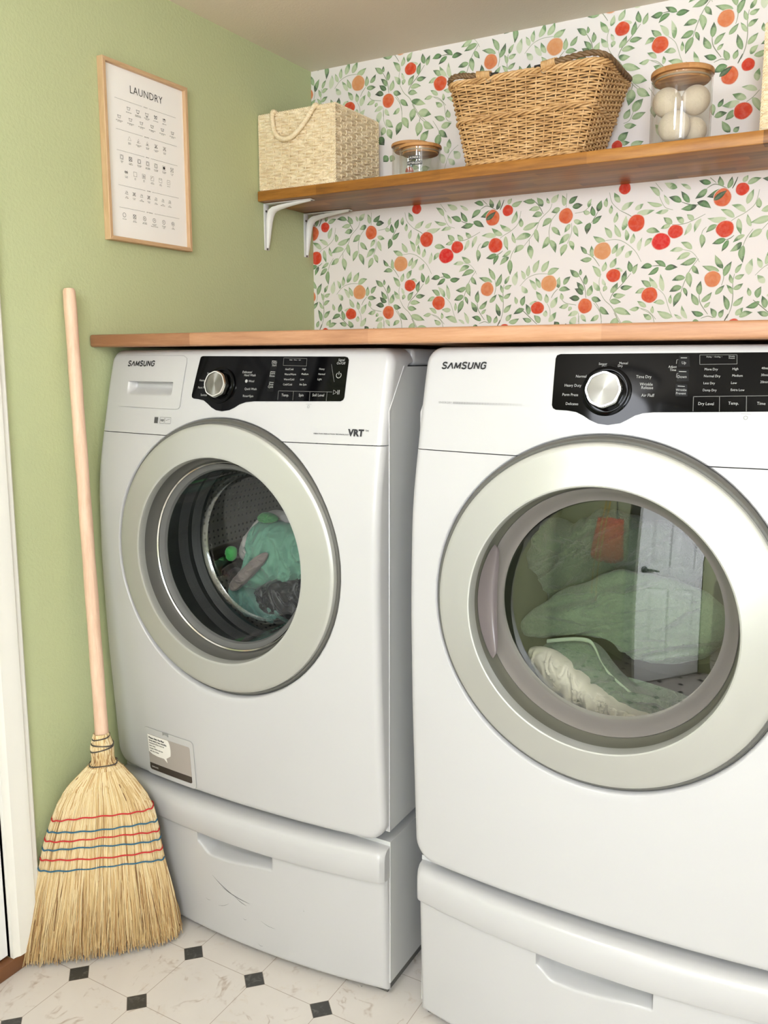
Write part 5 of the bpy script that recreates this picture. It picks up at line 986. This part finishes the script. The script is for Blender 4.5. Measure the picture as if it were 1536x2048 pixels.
for i in range(2600):
    u = math.sin(r_.uniform(-PI/2, PI/2)) if i % 3 else r_.uniform(-1, 1); front = r_.random() < 0.72
    strand(u, (1.0+r_.uniform(-0.06, 0.05))*(1 if front else -1), r_.choice((0.412, 0.41, 0.40, 0.37)), r_.uniform(-0.002, 0.03) if r_.random() < 0.8 else r_.uniform(0.01, 0.09), r_.uniform(0.0007, 0.0017), 1.0)
for i in range(420):           # fringe inside the thickness at the bottom
    strand(r_.uniform(-1, 1), r_.uniform(-0.9, 0.9), 0.16, r_.uniform(-0.002, 0.02), r_.uniform(0.0007, 0.0013), 1.4)
for i in range(260):           # bound neck
    u = r_.uniform(-1, 1); strand(u, 1.03 if r_.random() < 0.75 else -1.03, 0.478, 0.408, r_.uniform(0.0012, 0.002), 0.0)
o = b.build('bristles', M['bristle'], head, angle=60, colors=BC); o['kind'] = 'stuff'
def around(t, amp, r, mat, name, tilt=0.0, parent=broom, out=1.06, wob=0.0):
    b = B(); P = []
    for k in range(96):
        a = 2*PI*k/96; u = math.cos(a); sg = math.sin(a); uu = u*1.0
        l, r2 = ip(t+tilt*u, WL), ip(t+tilt*u, WR); w_ = (l+r2)/2+(r2-l)/2*uu*1.01
        P.append(bp(t+tilt*u+amp*math.sin(17*a)+wob*math.sin(3*a+t*90), w_, (ip(t, DP)*out+0.0015)*math.copysign(abs(sg)**0.42, sg)))
    b.tube(P, r, 6, closed=True); return b.build(name, mat, parent)
for tl, tr, m_ in ((0.305, 0.303, 'red'), (0.279, 0.271, 'blue'), (0.261, 0.250, 'red'), (0.243, 0.230, 'blue'), (0.220, 0.205, 'red'), (0.198, 0.184, 'blue')):
    o = around((tl+tr)/2, 0.0011, 0.0017, M[m_+'_thread'], 'stitching', (tr-tl)/2, broom, 1.05, 0.0012); o['label'] = m_+' stitched thread around the bristles'
for t, tl in ((0.412, 0.0), (0.447, 0.004), (0.456, -0.003), (0.470, 0.002)): around(t, 0.0, 0.0016, M['wire'], 'binding_wire', tl, broom, 1.05)
b = B(); H0 = bp(0.44, 0.019); H1 = Vector((0.0185, -0.939, 1.432)); n_ = 24
b.tube([H0+(H1-H0)*(i/n_) for i in range(n_)]+[H1-(H1-H0).normalized()*0.006, H1-(H1-H0).normalized()*0.001, H1], [0.0142-0.0012*(i/n_)+0.0004*math.sin(i*1.7) for i in range(n_)]+[0.0126, 0.0105, 0.006], 20)
st = b.build('broomstick', M['broomstick'], broom, angle=50)
b = B(); q = bp(0.462, 0.012, 0.0175); b.ball(q, 0.0022, 10, 6); b.build('nail', M['screw'], broom)

# ================================================================== things on the shelf
SZ = 1.7369
def weave_panel(b, p0, ux, uz, nrm, W_, H_, rows, pitch, amp, nx, nz, seed, edge=True):
    """woven face: flat strands running across, over and under upright stakes"""
    P = []; u_ = Vector(ux); z_ = Vector(uz); n_ = Vector(nrm); p0 = Vector(p0)
    for j in range(nz+1):
        z = H_*j/nz; rw = z/H_*rows; ri = int(min(rows-1, rw)); fr = rw-ri; rowp = []
        bulge = math.sin(PI*min(1, max(0, fr)))**0.6
        for i in range(nx+1):
            x = W_*i/nx; ph = PI*x/pitch+PI*(ri//2 % 2)
            h = amp*(0.35+0.65*(0.5+0.5*math.cos(ph)))*bulge+amp*0.28*noise.noise(Vector((x*260+seed, z*420, ri)))
            h += amp*0.22*math.sin((z*900+x*140*(1 if ri % 2 else -1)))
            rowp.append(p0+u_*x+z_*(z+0.0012*noise.noise(Vector((x*60, ri*3.1, seed))))+n_*h)
        P.append(rowp)
    b.grid(P)
def seagrass_box(name, label, x0, x1, y0, y1, h0, handle, group=None):
    root = thing(name, label, 'basket', ((x0+x1)/2, (y0+y1)/2, SZ), group); z0 = SZ+0.001; H_ = h0; W_, D_ = x1-x0, y1-y0; e = 0.004
    b = B()
    weave_panel(b, (x0+e, y0+e, z0), (1,0,0), (0,0,1), (0,-1,0), W_-2*e, H_, 22, 0.026, 0.0052, 230, 176, 1)
    weave_panel(b, (x1-e, y0+e, z0), (0,1,0), (0,0,1), (1,0,0), D_-2*e, H_, 22, 0.026, 0.0052, 200, 176, 2)
    weave_panel(b, (x1-e, y1-e, z0), (-1,0,0), (0,0,1), (0,1,0), W_-2*e, H_, 22, 0.026, 0.0052, 60, 66, 3)
    weave_panel(b, (x0+e, y1-e, z0), (0,-1,0), (0,0,1), (-1,0,0), D_-2*e, H_, 22, 0.026, 0.0052, 60, 66, 4)
    b.box(x0+0.006, x1-0.006, y0+0.006, y1-0.006, z0, z0+0.004)
    b.box(x0+0.007, x1-0.007, y0+0.007, y0+0.009, z0, z0+H_-0.004); b.box(x1-0.009, x1-0.007, y0+0.007, y1-0.007, z0, z0+H_-0.004); b.box(x0+0.007, x1-0.007, y1-0.009, y1-0.007, z0, z0+H_-0.004); b.box(x0+0.007, x0+0.009, y0+0.007, y1-0.007, z0, z0+H_-0.004)
    # upright stakes showing between the strands
    for fx in range(1, int((W_)/0.026)+1):
        x = x0+e+0.026*fx-0.004
        if x > x1-e: break
        for j in range(11-(fx % 2)): z = z0+H_*(j+0.5*(fx % 2))/11+0.003; b.tube([(x, y0+e-0.0035, z), (x, y0+e-0.0062, z+0.006), (x, y0+e-0.0035, z+0.012)], 0.0015, 6, mi=1)
    for fx in range(1, int(D_/0.026)+1):
        y = y0+e+0.026*fx-0.004
        if y > y1-e: break
        for j in range(11-(fx % 2)): z = z0+H_*(j+0.5*(fx % 2))/11+0.003; b.tube([(x1-e+0.0035, y, z), (x1-e+0.0062, y, z+0.006), (x1-e+0.0035, y, z+0.012)], 0.0015, 6, mi=1)
    b.build('woven_body', [M['seagrass'], M['seagrass_rope']], root, angle=70)
    b = B()
    def twist(p, q, r=0.0026, turns=None):
        p, q = Vector(p), Vector(q); L = (q-p).length; turns = turns or L/0.012; d = (q-p)/L; a = d.orthogonal().normalized(); c = d.cross(a); n = int(turns*8)
        for s in (0, PI): b.tube([p+d*L*i/n+(a*math.cos(2*PI*turns*i/n+s)+c*math.sin(2*PI*turns*i/n+s))*r*0.75 for i in range(n+1)], r*0.8, 5)
    zt, zb = z0+H_, z0+0.003
    for (xa, ya), (xb, yb_) in (((x0+0.003, y0+0.003), (x1-0.003, y0+0.003)), ((x1-0.003, y0+0.003), (x1-0.003, y1-0.003)), ((x1-0.003, y1-0.003), (x0+0.003, y1-0.003)), ((x0+0.003, y1-0.003), (x0+0.003, y0+0.003))):
        twist((xa, ya, zt), (xb, yb_, zt)); twist((xa, ya, zb), (xb, yb_, zb))
        twist((xa, ya, zb), (xa, ya, zt), 0.0022)
    b.build('corded_edge', M['seagrass_rope'], root, angle=60)
    if handle:
        b = B(); ctrl = [(0.058, 0.012, 0.200), (0.056, -0.004, 0.204), (0.056, -0.012, 0.196), (0.057, -0.012, 0.172), (0.063, -0.012, 0.150), (0.078, -0.0125, 0.134), (0.097, -0.013, 0.1285), (0.118, -0.0125, 0.132), (0.140, -0.012, 0.146), (0.160, -0.012, 0.164), (0.176, -0.012, 0.182), (0.187, -0.011, 0.196), (0.191, -0.003, 0.203), (0.191, 0.012, 0.198)]
        Q = []; n = 0
        for i in range(len(ctrl)-1):
            p0, p1, p2, p3 = [Vector(ctrl[max(0, min(len(ctrl)-1, i+k))]) for k in (-1, 0, 1, 2)]
            for k in range(14): t = k/14; Q.append(0.5*((2*p1)+(p2-p0)*t+(2*p0-5*p1+4*p2-p3)*t*t+(3*p1-p0-3*p2+p3)*t*t*t)+Vector((x0, y0+0.003, SZ-(0.2-H_)*0.97)))
        b.tube(Q, [0.0062+0.0009*math.sin(i*2.1) for i in range(len(Q))], 12); b.build('rope_handle', M['seagrass_rope'], root, angle=80)
    return root
seagrass_box('storage_basket', 'square pale seagrass basket with a rope handle at the left end of the shelf', 0.002, 0.251, -0.262, -0.036, 0.1945, True, 'woven storage baskets on the shelf')
seagrass_box('storage_basket', 'pale seagrass basket right of the wool ball jar, cut off by the photo edge', 1.2575, 1.508, -0.215, -0.012, 0.216, False, 'woven storage baskets on the shelf')

# ---- willow basket
wb = thing('wicker_basket', 'large golden willow laundry basket with two dark bow handles in the middle of the shelf', 'basket', (0.755, -0.145, SZ))
def peri(t, s):            # s = 0 base .. 1 rim; t = 0..1 around, rounded rectangle that flares upwards
    s2 = s
    xa, xb = 0.605+(0.566-0.605)*s2, 0.888+(0.944-0.888)*s2; ya, yb_ = -0.247+(-0.2615+0.247)*s2, -0.055+(-0.030+0.055)*s2
    cx, cy, hx, hy = (xa+xb)/2, (ya+yb_)/2, (xb-xa)/2, (yb_-ya)/2; r = 0.034
    L1, L2, La = 2*(hx-r), 2*(hy-r), PI*r/2; tot = 2*(L1+L2)+4*La; q = (t % 1)*tot
    for k, (ln, seg) in enumerate(((L1, 0), (La, 1), (L2, 2), (La, 3), (L1, 4), (La, 5), (L2, 6), (La, 7))):
        if q <= ln or k == 7:
            f = q/ln
            if seg == 0: return Vector((cx-hx+r+L1*f, cy-hy, 0)), Vector((0,-1,0))
            if seg == 2: return Vector((cx+hx, cy-hy+r+L2*f, 0)), Vector((1,0,0))
            if seg == 4: return Vector((cx+hx-r-L1*f, cy+hy, 0)), Vector((0,1,0))
            if seg == 6: return Vector((cx-hx, cy+hy-r-L2*f, 0)), Vector((-1,0,0))
            a = {1: -PI/2, 3: 0, 5: PI/2, 7: PI}[seg]+PI/2*f; c = {1: (1,-1), 3: (1,1), 5: (-1,1), 7: (-1,-1)}[seg]
            return Vector((cx+c[0]*(hx-r)+r*math.cos(a), cy+c[1]*(hy-r)+r*math.sin(a), 0)), Vector((math.cos(a), math.sin(a), 0))
        q -= ln
HB = 0.186; zof = lambda s: SZ+0.004+HB*s
def at_w(t, s, off): p, n = peri(t, s); return Vector((p.x+n.x*off, p.y+n.y*off, zof(s)))
NS = 46; b = B()
for k in range(NS):
    t = (k+0.5)/NS; b.tube([at_w(t, s, 0.0) for s in np.linspace(0, 1.0, 8)], 0.0021, 6)
rows = 34; rr = random.Random(11)
for j in range(rows):
    s = (j+0.6)/rows
    if abs(s-0.535) < 0.03: continue
    n = NS*5; P = []; R_ = []; wv = rr.uniform(0.0022, 0.0029)
    for i in range(n):
        t = i/n; sg = math.cos(PI*(t*NS-0.5)+PI*j); P.append(at_w(t, s+0.006*noise.noise(Vector((t*17, j*1.9, 0.3))), 0.0032*sg)); R_.append(wv*(1+0.22*noise.noise(Vector((t*9, j*2.3, 5)))))
    b.tube(P, R_, 5, closed=True, flat=0.8)
b.build('woven_body', M['wicker'], wb, angle=80)
def braid(b, s, strands, r, pitch, off=0.0, zamp=0.004, n=460):
    for q in range(strands):
        P = []
        for i in range(n):
            t = i/n; a = 2*PI*(t*pitch+q/strands); p = at_w(t, s, off+0.0045*math.cos(a)); p.z += zamp*math.sin(a); P.append(p)
        b.tube(P, r, 6, closed=True)
b = B(); braid(b, 0.535, 3, 0.0027, 15, 0.001, 0.0035); b.build('waling_band', M['wicker'], wb, angle=80)
b = B(); braid(b, 1.0, 4, 0.003, 17, 0.0005, 0.0045); b.build('rim', M['wicker'], wb, angle=80)
b = B(); braid(b, 0.01, 3, 0.0028, 14, 0.0, 0.003)
b.add([tuple(at_w(i/60, 0.03, -0.002)) for i in range(60)], [tuple(range(60))]); b.build('base', M['wicker'], wb, angle=80)
# added dark sheet: puts shade in the weave gaps and closes the far side
b = B(); b.grid([[at_w(i/120, s, -0.0075) for i in range(121)] for s in np.linspace(0.02, 0.985, 6)]); b.build('dark_backing', M['wicker_dark'], wb)
def bow(xa, side):
    """bow handle folded down along the rim towards one end"""
    h = thing_part = B(); zr = zof(1.0)
    xe = 0.5675 if side < 0 else 0.9425; d = -1 if side < 0 else 1
    ctrl = [(xa-d*0.004, -0.2645, zr+0.006), (xa+d*0.022, -0.2665, zr+0.0085), (xa+d*0.05, -0.2675, zr+0.011), (xa+(xe-xa)*0.62, -0.268, zr+0.014), (xa+(xe-xa)*0.86, -0.264, zr+0.014), (xe+d*0.003, -0.240, zr+0.010), (xe+d*0.010, -0.195, zr+0.004), (xe+d*0.012, -0.145, zr+0.001), (xe+d*0.010, -0.095, zr+0.004), (xe+d*0.003, -0.055, zr+0.010), (xa+(xe-xa)*0.86, -0.030, zr+0.014), (xa+(xe-xa)*0.5, -0.026, zr+0.012), (xa, -0.027, zr+0.007)]
    Q = []
    for i in range(len(ctrl)-1):
        p0, p1, p2, p3 = [Vector(ctrl[max(0, min(len(ctrl)-1, i+k))]) for k in (-1, 0, 1, 2)]
        for k in range(12): t = k/12; Q.append(0.5*((2*p1)+(p2-p0)*t+(2*p0-5*p1+4*p2-p3)*t*t+(3*p1-p0-3*p2+p3)*t*t*t))
    b = B()
    for q in range(3):
        P = []
        for i, p in enumerate(Q):
            a = 0.42*i+2*PI*q/3; tv = (Q[min(i+1, len(Q)-1)]-Q[max(0, i-1)]).normalized(); u = tv.orthogonal().normalized(); v = tv.cross(u); u2 = Vector((0,0,1)); u2 = (u2-tv*u2.dot(tv)).normalized(); v2 = tv.cross(u2)
            P.append(p+(u2*math.cos(a)+v2*math.sin(a))*0.0034)
        b.tube(P, 0.0036, 6)
    hd = b.build('handle', M['wicker_dark'], wb, angle=80)
    b = B(); p0, p1 = Vector(ctrl[0]), Vector(ctrl[1])*0.75+Vector(ctrl[2])*0.25; n = 90; d_ = (p1-p0).normalized(); u = Vector((0,0,1)); v = d_.cross(u)
    b.tube([p0+(p1-p0)*i/n+(u*math.cos(2*PI*9*i/n)+v*math.sin(2*PI*9*i/n))*0.0078 for i in range(n+1)], 0.0019, 6); b.build('wrapping', M['wicker'], hd)
    b = B(); b.tube([(xa-d*0.022, -0.2645, zr+0.0065), (xa-d*0.004, -0.2645, zr+0.006), (xa+d*0.02, -0.2662, zr+0.0085)], [0.003, 0.0042, 0.004], 10); b.build('handle_end', plain('blackened_cane', srgb(40,34,30), 0.6), hd)
    b = B(); b.tube([(xa+0.006*math.cos(a), -0.2655+0.0, zr-0.002+0.008*math.sin(a)) for a in np.linspace(0, 2*PI, 24)[:-1]], 0.0009, 6, closed=True); b.build('hinge_wire', M['chrome'], hd)
bow(0.676, -1); bow(0.808, 1)

# ---- glass jars
def jar(x, y, r, h, label, group, lid_h=0.0095):
    root = thing('glass_jar', label, 'jar', (x, y, SZ), group); z0 = SZ+0.0006
    b = B(); b.lathe([(1e-5, 0.0), (r-0.006, 0.0), (r-0.0015, 0.002), (r, 0.007), (r, h-0.006), (r+0.0006, h-0.0015), (r-0.0008, h), (r-0.0025, h-0.001), (r-0.0028, h-0.006), (r-0.0028, 0.007), (r-0.006, 0.0042), (1e-5, 0.004)], (x, y, z0), 'z', 72); b.build('glass_body', M['jar_glass'], root, angle=40)
    b = B(); b.lathe([(1e-5, h-0.011), (r-0.0075, h-0.011), (r-0.0065, h-0.010), (r-0.0065, h+0.0012), (r+0.0012, h+0.0012), (r+0.0022, h+0.0025), (r+0.0022, h+lid_h-0.003), (r+0.001, h+lid_h-0.0008), (r-0.001, h+lid_h), (1e-5, h+lid_h)], (x, y, z0), 'z', 72); lid = b.build('lid', M['bamboo'], root, angle=35)
    b = B(); b.tube([(x+(r-0.0052)*math.cos(a), y+(r-0.0052)*math.sin(a), z0+h-0.0055) for a in np.linspace(0, 2*PI, 61)[:-1]], 0.0021, 8, closed=True); b.build('seal', plain('clear_silicone', srgb(168,146,122), 0.3), lid)
    return root, z0
j1, z0 = jar(0.386, -0.098, 0.052, 0.101, 'glass jar of white powder with a wooden lid, half hidden behind the labelled jar', 'glass jars with wooden lids')
b = B(); b.lathe([(1e-5, 0.0046), (0.047, 0.0046), (0.0487, 0.008), (0.0487, 0.030), (0.03, 0.033), (1e-5, 0.0345)], (0.386, -0.098, z0), 'z', 48); tag(b.build('washing_powder', M['powder'], None), 'white washing powder in the bottom of the half hidden glass jar', 'powder', kind='stuff')
j2, z0 = jar(0.4635, -0.198, 0.0520, 0.0665, 'low glass jar with two black label strips in front of the powder jar', 'glass jars with wooden lids')
def on_jar(x, y, r):
    a0 = math.atan2(-2.2166-y, 1.5063-x)
    return lambda u, v, o=0.0: (x+(r+o)*math.cos(a0+u/r), y+(r+o)*math.sin(a0+u/r), v)
oj = on_jar(0.4635, -0.198, 0.0520)
for (u0, u1, v0, v1, s) in ((-0.0295, -0.0015, 1.7725, 1.7812, 'LAUNDRY'), (-0.0345, 0.0045, 1.7592, 1.7682, 'DETERGENT')):
    b = B(); P = [[oj(u0+(u1-u0)*i/16, v0+(v1-v0)*j/2, 0.0006) for i in range(17)] for j in range(3)]; b.grid(P); text(b, s, (u0+u1)/2, (v0+v1)/2, 0.0048, lambda u, v: oj(u, v, 0.0009), bold=0.0001, sx=0.86, mi=1, space=1.15)
    o = b.build('label_strip', [M['tape'], M['tape_text']], j2, smooth=False)
j3, z0 = jar(1.0965, -0.2, 0.0628, 0.142, 'tall glass jar of wool balls with a wooden lid, right of the willow basket', 'glass jars with wooden lids', 0.0125)
for dx, dy, dz, r, lb in ((-0.0275, -0.011, 0.0925, 0.0305, 'pale wool dryer ball at the upper left in the tall jar'), (0.0275, 0.0105, 0.0955, 0.0305, 'pale wool dryer ball at the upper right in the tall jar'), (-0.0075, -0.0225, 0.0375, 0.0335, 'largest looking wool dryer ball, at the front bottom of the tall jar'), (0.0215, 0.0225, 0.0345, 0.0300, 'wool dryer ball half hidden at the back bottom of the tall jar')):
    b = B(); b.ball((1.0965+dx, -0.2+dy, z0+dz), r, 40, 26); tag(b.build('dryer_ball', M['wool'], None), lb, 'wool ball', 'wool dryer balls in the tall jar')
